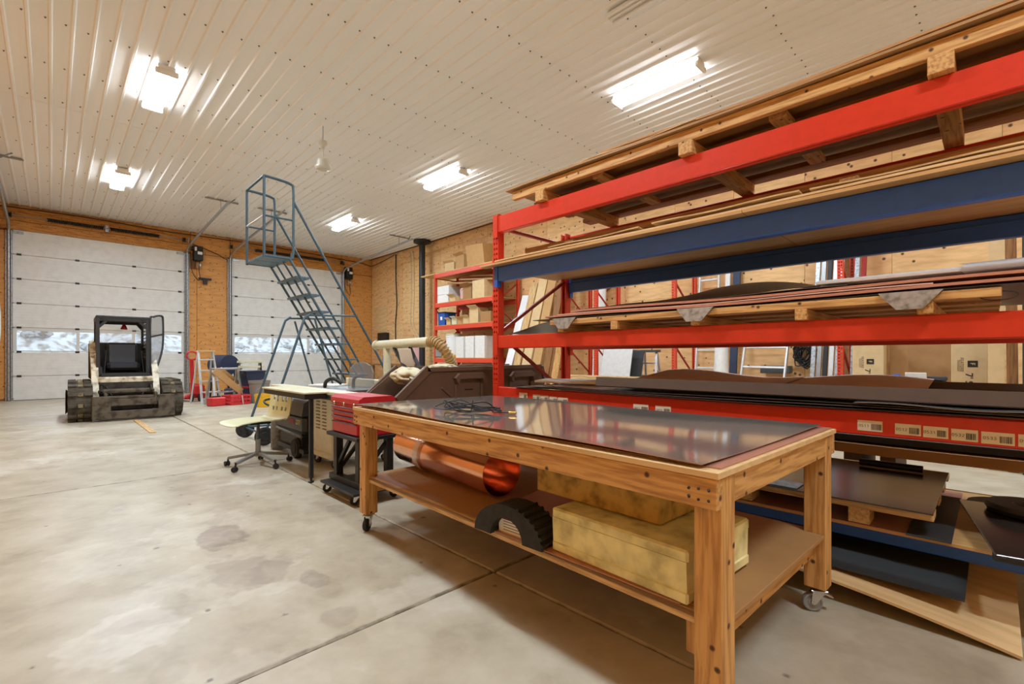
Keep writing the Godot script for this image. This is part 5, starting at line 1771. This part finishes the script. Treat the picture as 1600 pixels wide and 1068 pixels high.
func lean_board(called: String, label: String, cat: String, foot: Vector3, top: Vector3, w: float, th: float, mt: Material) -> MeshInstance3D:
	# board leaning against the wall: broad face towards -x, width along z
	var m := MB.new()
	var l := foot.distance_to(top)
	m.box(v3(0, l / 2, 0), v3(th, l, w), Basis(), 0.003)
	var o := solo(called, label, cat, m, mt, foot)
	var y := (top - foot).normalized()
	var z := (v3(0, 0, 1) - y * y.z).normalized()
	o.basis = Basis(y.cross(z), y, z)
	return o

func ladder(called: String, label: String, foot: Vector3, top: Vector3, w: float, rungs: int, mt: Material) -> Node3D:
	var t := thing(called, label, "ladder", foot)
	var y := (top - foot).normalized()
	var z := (v3(0, 0, 1) - y * y.z).normalized()
	t.basis = Basis(y.cross(z), y, z)
	var l := foot.distance_to(top)
	for s in [-1, 1]:
		pbox(t, "rail", v3(0, l / 2, s * w / 2), v3(0.07, l, 0.03), mt)
	for k in rungs:
		pbox(t, "rung", v3(0, l * (k + 0.7) / rungs, 0), v3(0.035, 0.035, w - 0.03), mt)
	return t

func build_behind_rack() -> void:
	# long boards leaning on the wall
	var z := [-9.1, -8.78, -8.45, -8.1, -7.75, -7.45]
	var mt := [M.white, M.woodpale_y, M.cardboard_pale, M.cardboard, M.wooddark_y, M.wood_y]
	var nm := ["long white panel leaning among the boards at the wall", "narrow pale plank leaning at the wall beside the white panel", "wide cardboard strip leaning at the wall behind the rack", "second cardboard strip leaning at the wall behind the rack", "dark plank leaning at the wall between cardboard and timber", "timber post leaning at the wall next to the rack's rear post"]
	for k in 6:
		lean_board("leaning_board", nm[k], "board", v3(8.55 + 0.03 * k, 0.0, z[k] - 0.1), v3(9.35, 3.05 + 0.1 * k - (0.2 if k == 0 else 0.0), z[k] + 0.12), [0.26, 0.24, 0.3, 0.28, 0.2, 0.2][k], 0.04, mt[k])
	lean_board("leaning_board", "white door blank leaning at the wall past the first loose upright", "board", v3(9.2, 0, -6.55), v3(9.45, 3.4, -6.55), 0.28, 0.04, M.whitebox)
	lean_board("panel_sheet", "grey-white square panel leaning at the wall behind the rack", "panel", v3(8.25, 0.0, -5.52), v3(8.45, 1.34, -5.46), 0.70, 0.02, M.aluwhite)
	lean_board("panel_sheet", "thin dark panel leaning behind the grey-white square panel", "panel", v3(8.4, 0.0, -5.22), v3(8.6, 1.3, -5.14), 0.4, 0.015, M.slate)
	# step ladder
	var sl := thing("step_ladder", "small folded aluminium step ladder at the wall behind the rack", "ladder", v3(8.8, 0, -4.95))
	for s in [-1, 1]:
		pbar(sl, "rail", v3(-0.15, 0, s * 0.22), v3(0.05, 1.27, s * 0.14), 0.05, 0.025, M.alu)
		pbar(sl, "rear_leg", v3(0.3, 0, s * 0.2), v3(0.08, 1.25, s * 0.14), 0.04, 0.025, M.alu)
	for k in 4:
		pbox(sl, "tread", v3(-0.11 + 0.04 * k, 0.25 + 0.26 * k, 0), v3(0.09, 0.03, 0.40 - 0.04 * k), M.alu)
	pbox(sl, "top_cap", v3(0.06, 1.28, 0), v3(0.2, 0.05, 0.36), M.tankgrey)
	ladder("extension_ladder", "tall white aluminium ladder standing against the wall, left one", v3(9.1, 0, -3.95), v3(9.45, 3.15, -3.95), 0.38, 9, M.aluwhite)
	ladder("extension_ladder", "wide aluminium ladder leaning beside the coiled cables", v3(8.85, 0, -2.9), v3(9.45, 1.8, -2.88), 0.72, 5, M.aluwhite)
	lean_board("ladder_rail", "dark blue ladder rail standing right of the tall white ladder", "rail", v3(9.2, 0, -3.46), v3(9.48, 3.1, -3.44), 0.13, 0.05, M.navy)
	lean_board("ladder_rail", "pale ladder rail beside the dark blue rail", "rail", v3(9.2, 0, -3.62), v3(9.47, 3.1, -3.60), 0.09, 0.05, M.aluwhite)
	prod(solo("plastic_roll", "upright roll of pinkish plastic film between the ladders", "roll", bxm(v3(0.2, 0.02, 0.2)), M.pink, v3(8.6, 0.011, -3.4)), "film", v3(0, 0, 0), v3(0, 1.36, 0), 0.11, M.whitebox, 18)
	# coiled cables on the wall
	var cr := RandomNumberGenerator.new()
	cr.seed = 5
	for k in 1:
		var p := []
		for j in 70:
			var a := j * 1.7
			var r := cr.randf_range(0.04, 0.27)
			p.append([9.5 - cr.randf_range(0.0, 0.12), 1.22 - 0.12 * k + sin(a) * r * 1.1, -2.3 + 0.06 * k + cos(a) * r * 0.75])
		var m := MB.new()
		m.tube(curve(p, 4), 0.011, 5)
		solo("cable_coil", "messy coil of black cable hanging on the plywood wall", "cable", m, M.cable)
	solo("power_box", "dark boxes on a ledge behind the wide aluminium ladder", "box", bxm(v3(0.15, 0.14, 0.5), 0.01), M.tankgrey, v3(9.42, 0.93, -2.75))
	# profiles leaning by the last upright
	for k in 7:
		lean_board("metal_profile", "long %s profile leaning at the wall, number %s from the left" % [["grey steel", "grey steel", "black", "white", "pale steel", "grey steel", "red"][k], ["one", "two", "three", "four", "five", "six", "seven"][k]], "profile", v3(8.9, 0.0, -2.1 + 0.085 * k + (0.12 if k > 4 else 0.0)), v3(9.4, 3.2, -2.06 + 0.085 * k + (0.12 if k > 4 else 0.0)), 0.065, 0.05, [M.galv, M.steel, M.black, M.aluwhite, M.galv, M.galv, M.red_dark][k])
	# tall printed cartons
	var bs := Basis(v3(0, -1, 0), v3(0, 0, 1), v3(-1, 0, 0))
	var cz := [-1.24, -0.185]
	for k in 2:
		var X: float = [8.3, 7.5][k]
		var w: float = [0.36, 0.30][k]
		var b := thing("tall_carton", ["tall printed carton left of the cardboard sheet behind the rack", "tall printed carton with large lettering at the right behind the rack"][k], "box", v3(X + 0.2, 0, cz[k]))
		pbox(b, "body", v3(0, 0.75, 0), v3(0.4, 1.5, w), M.cardboard_pale, Vector3.ZERO, 0.006)
		var yk: float = [1.09, 1.075][k]
		pbox(b, "emblem", v3(-0.2005, yk, 0.03), v3(0.002, 0.075, 0.085), M.ink, Vector3.ZERO, 0.0)
		text(b, "emblem_letter", "F", 0.055, v3(-0.2015, yk, 0.03), bs, M.cardboard_pale, "Droid Sans", true)
		text(b, "size_print", "7' S", 0.085, v3(-0.2015, yk - 0.17, 0.0), bs, M.ink, "Droid Sans", true)
		text(b, "side_print", "FEATURE", 0.042, v3(-0.2015, yk - 0.01, -0.06), bs, M.hopper)
		for j in 3:
			pbox(b, "fine_print", v3(-0.2005, yk - 0.02, -0.08 - 0.008 * j), v3(0.0015, 0.13, 0.0025), M.hopper, Vector3.ZERO, 0.0)
	lean_board("cardboard_sheet", "large cardboard sheet leaning between the two printed cartons", "sheet", v3(8.75, 0, -0.75), v3(9.1, 1.7, -0.75), 0.78, 0.02, M.cardboard_b)
	lean_board("cardboard_sheet", "narrow cardboard flap standing in front of the large sheet", "sheet", v3(8.45, 0, -0.92), v3(8.55, 1.6, -0.92), 0.2, 0.02, M.cardboard_b)
	# tyre on a crate, small things on top
	solo("wooden_crate", "wooden crate holding up the tyre behind the rack", "crate", bxm(v3(0.7, 0.66, 0.7), 0.006), M.hardboard, v3(7.75, 0.33, -0.7))
	var ty := thing("tyre", "black treaded tyre lying flat on a crate behind the rack", "tyre", v3(7.75, 0.661, -0.7))
	var tm := MB.new()
	tm.lathe([Vector2(0.2, 0.02), Vector2(0.28, 0.0), Vector2(0.33, 0.02), Vector2(0.345, 0.06), Vector2(0.345, 0.15), Vector2(0.33, 0.19), Vector2(0.28, 0.21), Vector2(0.2, 0.19), Vector2(0.19, 0.1), Vector2(0.2, 0.02)], Transform3D(), 32, true)
	part(ty, "carcass", tm, M.rubber)
	for k in 40:
		var a := TAU * k / 40.0
		pbox(ty, "tread_block", v3(cos(a) * 0.347, 0.06 + 0.09 * (k % 2), sin(a) * 0.347), v3(0.014, 0.07, 0.034), M.rubber, v3(0, -a, 0), 0.003)
	carton("cardboard_box", "small white carton sitting on the flat tyre", v3(7.6, 0.872, -0.66), v3(0.2, 0.09, 0.2), M.whitebox, 0.1)
	solo("blue_tape", "blue tape roll on the flat tyre beside the small carton", "tape", bxm(v3(0.08, 0.07, 0.09), 0.03), M.binblue, v3(7.58, 0.907, -0.84))
	solo("tool_case", "dark grey case on the tyre right of the small carton", "case", bxm(v3(0.16, 0.05, 0.18), 0.01), M.tankgrey, v3(7.62, 0.897, -0.46))
	# right end: timber and dark panel
	lean_board("timber_post", "tall timber leaning at the far right behind the rack", "timber", v3(6.9, 0, 0.03), v3(7.05, 2.7, 0.03), 0.12, 0.09, M.cardboard_pale)
	lean_board("timber_post", "darker timber beside the tall pale one at far right", "timber", v3(6.9, 0, 0.15), v3(7.05, 2.68, 0.13), 0.08, 0.09, M.wooddark_y)
	lean_board("leaning_sheet", "dark grey panel at the far right edge behind the rack", "panel", v3(6.8, 0, 0.46), v3(7.0, 2.7, 0.46), 0.5, 0.04, M.slate)
	solo("lumber_stack", "pale timber beam lying on trestle height behind the rack", "timber", bxm(v3(0.14, 0.12, 1.9)), M.woodpale_z, v3(7.5, 0.74, -5.2))
	for k in 2:
		solo("trestle_block", "timber support under the pale beam behind the rack, %s" % ["far" if k == 0 else "near"][0], "timber", bxm(v3(0.3, 0.68, 0.1)), M.wooddark_x, v3(7.5, 0.34, -5.8 + 1.2 * k))
	lean_board("diagonal_batten", "short dark batten fixed diagonally on the plywood wall", "batten", v3(9.565, 2.76, -6.53), v3(9.565, 3.08, -5.98), 0.06, 0.03, M.wooddark_z)

# ---------------------------------------------------------------- things by the doors
func build_door_corner() -> void:
	var j := thing("pallet_jack", "red pallet jack with upright handle between the two doors", "pallet jack", v3(2.62, 0, -14.5), 0.1)
	var hd := MB.new()
	hd.tube(pts([[0, 0.2, 0.0], [-0.04, 1.10, 0.05]]), 0.045, 10)
	hd.tube(curve([[-0.04, 1.08, 0.05], [-0.14, 1.14, 0.05], [-0.13, 1.26, 0.05], [-0.04, 1.30, 0.05], [0.06, 1.26, 0.05], [0.07, 1.14, 0.05], [-0.04, 1.08, 0.05]], 3), 0.022, 6)
	part(j, "handle", hd, M.jackred)
	var bd := MB.new()
	bd.box(v3(0.12, 0.3, -0.05), v3(0.3, 0.32, 0.24), Basis(), 0.06)
	bd.box(v3(0.12, 0.14, -0.1), v3(0.5, 0.1, 0.2), Basis(), 0.03)
	part(j, "pump_body", bd, M.jackred)
	for s in [-1, 1]:
		pbox(j, "fork", v3(0.12 + s * 0.19, 0.09, -0.7), v3(0.15, 0.06, 1.1), M.jackred, Vector3.ZERO, 0.02)
		var w := MB.new()
		w.lathe([Vector2(0, -0.03), Vector2(0.05, -0.03), Vector2(0.06, -0.02), Vector2(0.1, -0.02), Vector2(0.11, 0), Vector2(0.1, 0.02), Vector2(0.06, 0.02), Vector2(0.05, 0.03), Vector2(0, 0.03)], Transform3D(Basis(v3(0, 0, 1), PI / 2), v3(0.05 + s * 0.09, 0.11, 0.06)), 16)
		part(j, "wheel", w, M.rubber)
	# white folding ladder behind and grey low frame in front
	var wl := thing("step_ladder", "white folded step ladder standing behind the low grey frame", "ladder", v3(2.84, 0, -13.85), 0.5)
	for s in [-1, 1]:
		pbar(wl, "rail", v3(s * 0.26, 0, 0.1), v3(s * 0.2, 1.3, -0.1), 0.05, 0.03, M.aluwhite)
		pbar(wl, "rear_leg", v3(s * 0.24, 0, -0.3), v3(s * 0.19, 1.28, -0.12), 0.035, 0.025, M.aluwhite)
	for k in 4:
		pbox(wl, "tread", v3(0, 0.28 + 0.27 * k, 0.055 - 0.042 * k), v3(0.5 - 0.03 * k, 0.03, 0.09), M.aluwhite)
	pbox(wl, "top_tray", v3(0, 1.31, -0.1), v3(0.42, 0.03, 0.16), M.cardboard_pale)
	var fr := thing("saw_horse", "low grey metal frame stand with a plank leaning on it", "stand", v3(3.1, 0, -13.4), 0.39)
	for s in [-1, 1]:
		pbar(fr, "leg", v3(s * 0.37, 0, 0.16), v3(s * 0.33, 0.85, 0.02), 0.05, 0.035, M.alu)
		pbar(fr, "leg", v3(s * 0.37, 0, -0.2), v3(s * 0.33, 0.85, -0.02), 0.05, 0.035, M.alu)
	pbox(fr, "top_bar", v3(0, 0.865, 0), v3(0.74, 0.05, 0.09), M.alu)
	pbar(fr, "cross_bar", v3(-0.36, 0.3, 0.11), v3(0.36, 0.3, 0.11), 0.03, 0.04, M.alu)
	lean_like("leaning_plank", "tan plank slanting across the front of the grey frame", v3(2.82, 0.83, -13.16), v3(3.45, 0.28, -13.34), 0.16, 0.03, M.cardboard)
	lean_like("leaning_plank", "second tan plank slanting behind the grey frame", v3(3.05, 0.85, -13.72), v3(3.5, 0.45, -13.8), 0.14, 0.03, M.wood_x)
	var cr := thing("red_crate", "red slatted plastic crate on the floor before the grey frame", "crate", v3(3.25, 0, -13.0), 0.35)
	var cm := MB.new()
	for y in [0.03, 0.12, 0.21]:
		for s in [-1, 1]:
			cm.box(v3(0, y, s * 0.17), v3(0.52, 0.05, 0.02))
			cm.box(v3(s * 0.25, y, 0), v3(0.02, 0.05, 0.34))
	for k in 6:
		for s in [-1, 1]:
			cm.box(v3(-0.24 + 0.096 * k, 0.12, s * 0.172), v3(0.02, 0.23, 0.02))
	cm.box(v3(0, 0.012, 0), v3(0.52, 0.02, 0.34))
	part(cr, "basket", cm, M.jackred)
	prod(cr, "strap", v3(0.02, 0.22, 0.19), v3(0.04, 0.01, 0.2), 0.012, M.aluwhite, 6)
	pbox(solo("red_toolbox", "red toolbox on the floor left of the slatted crate", "toolbox", bxm(v3(0.34, 0.2, 0.22), 0.02), M.jackred, v3(2.80, 0.10, -12.9), v3(0, 0.3, 0)), "handle", v3(0, 0.12, 0), v3(0.2, 0.03, 0.03), M.black)
	var bl := thing("blue_drum", "dark blue half-round tank behind the white ladder", "tank", v3(3.36, 0, -14.7), 0.3)
	var dm := MB.new()
	dm.lathe([Vector2(0, -0.3), Vector2(0.26, -0.3), Vector2(0.27, -0.27), Vector2(0.27, 0.27), Vector2(0.26, 0.3), Vector2(0, 0.3)], Transform3D(Basis(v3(1, 0, 0), PI / 2), v3(0, 0.95, 0)), 24)
	part(bl, "tank", dm, M.navy)
	for s in [-1, 1]:
		pbar(bl, "leg", v3(s * 0.24, 0, 0.2), v3(s * 0.24, 0.85, 0.1), 0.04, 0.04, M.blackmetal)
		pbar(bl, "leg", v3(s * 0.24, 0, -0.2), v3(s * 0.24, 0.85, -0.1), 0.04, 0.04, M.blackmetal)
	solo("oil_jug", "dark blue jugs on the floor under the grey frame", "jug", bxm(v3(0.3, 0.34, 0.22), 0.03), M.navy, v3(3.38, 0.17, -13.98))
	var wb := thing("work_stand", "grey folding work stand with slatted top behind the dark bins", "stand", v3(3.92, 0, -14.3), 0.35)
	for s in [-1, 1]:
		pbar(wb, "leg", v3(s * 0.32, 0, 0.2), v3(s * 0.28, 1.0, 0.0), 0.04, 0.04, M.alu)
		pbar(wb, "leg", v3(s * 0.32, 0, -0.25), v3(s * 0.28, 1.0, -0.02), 0.04, 0.04, M.alu)
	for k in 2:
		pbox(wb, "jaw", v3(0, 1.03 - 0.14 * k, 0.05 * k), v3(0.7, 0.06, 0.12), M.cream)
	prod(wb, "screw_handle", v3(0.24, 0.72, 0.12), v3(0.24, 1.0, 0.1), 0.02, M.black, 6)
	for k in 2:
		var b := thing("waste_bin", "dark navy %s beside the taupe trash can" % ["tall bin with red tape" if k == 0 else "tub stacked on the tall bin"][0], "bin", [v3(3.76, 0, -13.66), v3(3.78, 0.565, -13.66)][k], 0.3)
		var m := MB.new()
		if k == 0:
			m.prism(PackedVector2Array([Vector2(-0.17, 0), Vector2(0.17, 0), Vector2(0.2, 0.56), Vector2(-0.2, 0.56)]), 0.36)
		else:
			m.prism(PackedVector2Array([Vector2(-0.23, 0), Vector2(0.23, 0), Vector2(0.27, 0.22), Vector2(-0.27, 0.22)]), 0.36)
		part(b, "body", m, M.navy)
		if k == 0:
			pbox(b, "red_tape", v3(0, 0.38, 0), v3(0.395, 0.05, 0.37), M.jackred)
		else:
			pbox(b, "rim", v3(0, 0.22, 0), v3(0.58, 0.035, 0.4), M.navy)
			prod(b, "wheel", v3(-0.3, 0.16, 0.1), v3(-0.3, 0.16, 0.16), 0.06, M.black, 12)
	var tc := thing("trash_can", "taupe round plastic trash can beside the dark bins", "trash can", v3(3.80, 0, -13.1))
	var tm := MB.new()
	tm.lathe([Vector2(0, 0), Vector2(0.19, 0), Vector2(0.2, 0.02), Vector2(0.235, 0.48), Vector2(0.25, 0.49), Vector2(0.255, 0.56), Vector2(0.235, 0.56), Vector2(0.19, 0.03), Vector2(0, 0.03)], Transform3D(), 24)
	part(tc, "body", tm, M.taupe)
	var yb := pail("mop_bucket", "yellow bucket on the floor near the rolling ladder", v3(3.55, 0, -11.9), 0.2, 0.3, M.yellow)
	var hm := MB.new()
	hm.tube(curve([[-0.19, 0.28, 0], [-0.15, 0.40, 0], [0.0, 0.45, 0], [0.15, 0.40, 0], [0.19, 0.28, 0]], 4), 0.008, 6)
	part(yb, "bail", hm, M.steel)

func lean_like(called: String, label: String, a: Vector3, b: Vector3, w: float, th: float, mt: Material) -> void:
	var m := MB.new()
	var c := (a + b) * 0.5
	m.bar(a - c, b - c, th, w)
	solo(called, label, "plank", m, mt, c)

# ---------------------------------------------------------------- details on walls and ceiling
func build_wall_details() -> void:
	for k in 2:
		var x: float = [3.40, 8.52][k]
		var o := thing("door_opener", "black electric door opener box beside the %s overhead door" % ["first", "second"][k], "opener", v3(x, 4.46, ZB + 0.16))
		pbox(o, "housing", v3(0, 0, 0), v3(0.26, 0.36, 0.22), M.blackmetal, Vector3.ZERO, 0.02)
		pbox(o, "motor", v3(-0.02, 0.22, 0.0), v3(0.3, 0.14, 0.18), M.blackmetal, Vector3.ZERO, 0.02)
		pbox(o, "capacitor", v3(-0.08, 0.18, 0.12), v3(0.06, 0.12, 0.05), M.white, Vector3.ZERO, 0.01)
		pbox(o, "label", v3(0.04, 0.06, 0.112), v3(0.13, 0.09, 0.004), M.paper, Vector3.ZERO, 0.0)
		pbox(o, "junction_box", v3(0.04, -0.32, -0.08), v3(0.15, 0.2, 0.06), M.hardboard)
		pbox(o, "switch", v3(0.06, -0.3, -0.04), v3(0.06, 0.08, 0.03), M.white)
		var ch := MB.new()
		for s in [-1, 1]:
			ch.tube(curve([[0.1 * s - 0.06, -0.16, 0.02], [0.1 * s - 0.07, -0.5, 0.03], [0.06 * s, -0.74, 0.03], [0.02, -0.82, 0.03]], 4), 0.011, 5)
		part(o, "chain", ch, M.blackmetal)
	var ck := thing("chain_keeper", "black chain keeper on the plywood between the two doors", "bracket", v3(3.62, 3.68, ZB + 0.06))
	pbox(ck, "bar", v3(0, 0.05, 0), v3(0.36, 0.06, 0.06), M.black)
	pbox(ck, "hook", v3(0, -0.05, 0.02), v3(0.12, 0.16, 0.05), M.black)
	var cab := func(called: String, label: String, a: Array, r: float, mt: Material) -> void:
		var m := MB.new()
		m.tube(curve(a, 5), r, 6)
		solo(called, label, "cable", m, mt)
	cab.call("wall_cable", "black cable running along the top of the door wall", [[-1.0, 5.12, ZB + 0.06], [0.8, 5.15, ZB + 0.06], [2.6, 5.10, ZB + 0.06], [4.6, 5.13, ZB + 0.06], [6.8, 5.10, ZB + 0.06], [9.0, 5.02, ZB + 0.06], [9.5, 4.95, ZB + 0.1], [9.56, 5.0, -17.4], [9.56, 5.14, -16.3]], 0.014, M.cable)
	cab.call("wall_cable", "sagging black cable above the plywood between the two doors", [[3.2, 4.84, ZB + 0.05], [3.7, 4.7, ZB + 0.04], [4.15, 4.5, ZB + 0.04], [4.3, 4.2, ZB + 0.04], [4.32, 2.0, ZB + 0.03]], 0.012, M.cable)
	cab.call("wall_cable", "thick black cable hanging down the plywood wall near the corner", [[9.56, 5.14, -16.2], [9.57, 4.2, -16.22], [9.57, 3.2, -16.15], [9.57, 2.4, -16.25], [9.57, 1.2, -16.2]], 0.02, M.cable)
	for k in 2:
		cab.call("wall_cable", "cream cable running down the plywood wall, %s of the pair" % ["left" if k == 0 else "right"][0], [[9.575, 5.15, -15.3 + 0.1 * k], [9.575, 4.9, -15.2 + 0.2 * k], [9.575, 3.6, -15.15 + 0.2 * k], [9.575, 2.4, -15.2 + 0.2 * k], [9.575, 2.05, -15.0 + 0.25 * k], [9.575, 1.8, -14.75 + 0.2 * k]], 0.016, M.cablewhite)
	cab.call("air_hose", "white hose looped on the left wall beside the first door", [[-1.06, 3.0, -18.0], [-1.0, 2.8, -17.7], [-0.94, 2.4, -17.5], [-0.93, 1.8, -17.5], [-0.98, 1.3, -17.6], [-1.04, 1.15, -17.7]], 0.025, M.white)
	solo("wall_board", "pale square plywood patch on the wall beside the corner", "board", bxm(v3(0.02, 1.05, 1.0)), M.ply_pale, v3(9.585, 2.68, -17.45))
	solo("wall_box", "dark electrical box on the wall below the plywood patch", "box", bxm(v3(0.14, 0.42, 0.7), 0.01), M.blackmetal, v3(9.52, 1.92, -17.1))
	# stove pipe
	var sp := thing("stove_pipe", "tall black stove pipe rising to the ceiling by the wall", "pipe", v3(9.2, 0, -13.85))
	prod(sp, "pipe", v3(0, 0.4, 0), v3(0, 5.18, 0), 0.105, M.stove, 18)
	for y in [1.9, 3.2, 4.4]:
		prod(sp, "joint", v3(0, y, 0), v3(0, y + 0.03, 0), 0.109, M.stove, 18)
	var fl := MB.new()
	fl.lathe([Vector2(0.11, 5.04), Vector2(0.13, 5.05), Vector2(0.30, 5.12), Vector2(0.30, 5.19), Vector2(0.0, 5.19)], Transform3D(), 20)
	part(sp, "ceiling_collar", fl, M.stove)
	pbox(sp, "stove", v3(0, 0.38, 0), v3(0.6, 0.76, 0.6), M.stove, Vector3.ZERO, 0.03)
	# small bench at the wall with a water jug
	var wb := thing("side_bench", "wooden side bench against the plywood wall behind the saw", "bench", v3(9.15, 0, -15.6))
	pbox(wb, "top", v3(0, 0.88, 0), v3(0.8, 0.05, 2.2), M.wooddark_z)
	for z in [-1.0, 1.0]:
		for x in [-0.33, 0.33]:
			pbox(wb, "leg", v3(x, 0.43, z), v3(0.09, 0.86, 0.09), M.wooddark_y)
	var jg := thing("water_jug", "blue water jug on the side bench by the wall", "jug", v3(9.0, 0.905, -15.9))
	var jm := MB.new()
	jm.lathe([Vector2(0, 0), Vector2(0.15, 0), Vector2(0.155, 0.03), Vector2(0.155, 0.30), Vector2(0.12, 0.37), Vector2(0.05, 0.42), Vector2(0.045, 0.5), Vector2(0, 0.5)], Transform3D(), 16)
	part(jg, "bottle", jm, M.binblue)
	solo("plasterboard_sheet", "pinkish white panel standing on the side bench by the wall", "panel", bxm(v3(0.03, 0.62, 1.0)), M.pink, v3(9.5, 1.22, -14.95))
	# ceiling fan, motor and rod
	var f := thing("ceiling_fan", "cream ceiling fan motor hanging on a rod from the white ceiling", "fan", v3(3.40, 0, -8.2))
	prod(f, "hook_rod", v3(0, 4.95, 0), v3(0, YC, 0), 0.006, M.steel, 6)
	var c1 := MB.new()
	c1.lathe([Vector2(0.0, 4.80), Vector2(0.025, 4.80), Vector2(0.035, 4.84), Vector2(0.07, 4.88), Vector2(0.075, 4.90), Vector2(0.06, 4.93), Vector2(0.02, 4.955), Vector2(0, 4.955)], Transform3D(), 16, true)
	part(f, "canopy", c1, M.fanwhite)
	prod(f, "down_rod", v3(0, 4.60, 0), v3(0, 4.82, 0), 0.013, M.fanwhite, 8)
	var c2 := MB.new()
	c2.lathe([Vector2(0, 4.42), Vector2(0.06, 4.42), Vector2(0.12, 4.445), Vector2(0.14, 4.47), Vector2(0.14, 4.495), Vector2(0.105, 4.505), Vector2(0.10, 4.59), Vector2(0.08, 4.62), Vector2(0.02, 4.63), Vector2(0, 4.63)], Transform3D(Basis(v3(1, 0, 1).normalized(), 0.08), v3(0, 4.6, 0)) * Transform3D(Basis(), v3(0, -4.6, 0)), 22)
	part(f, "motor", c2, M.fanwhite)
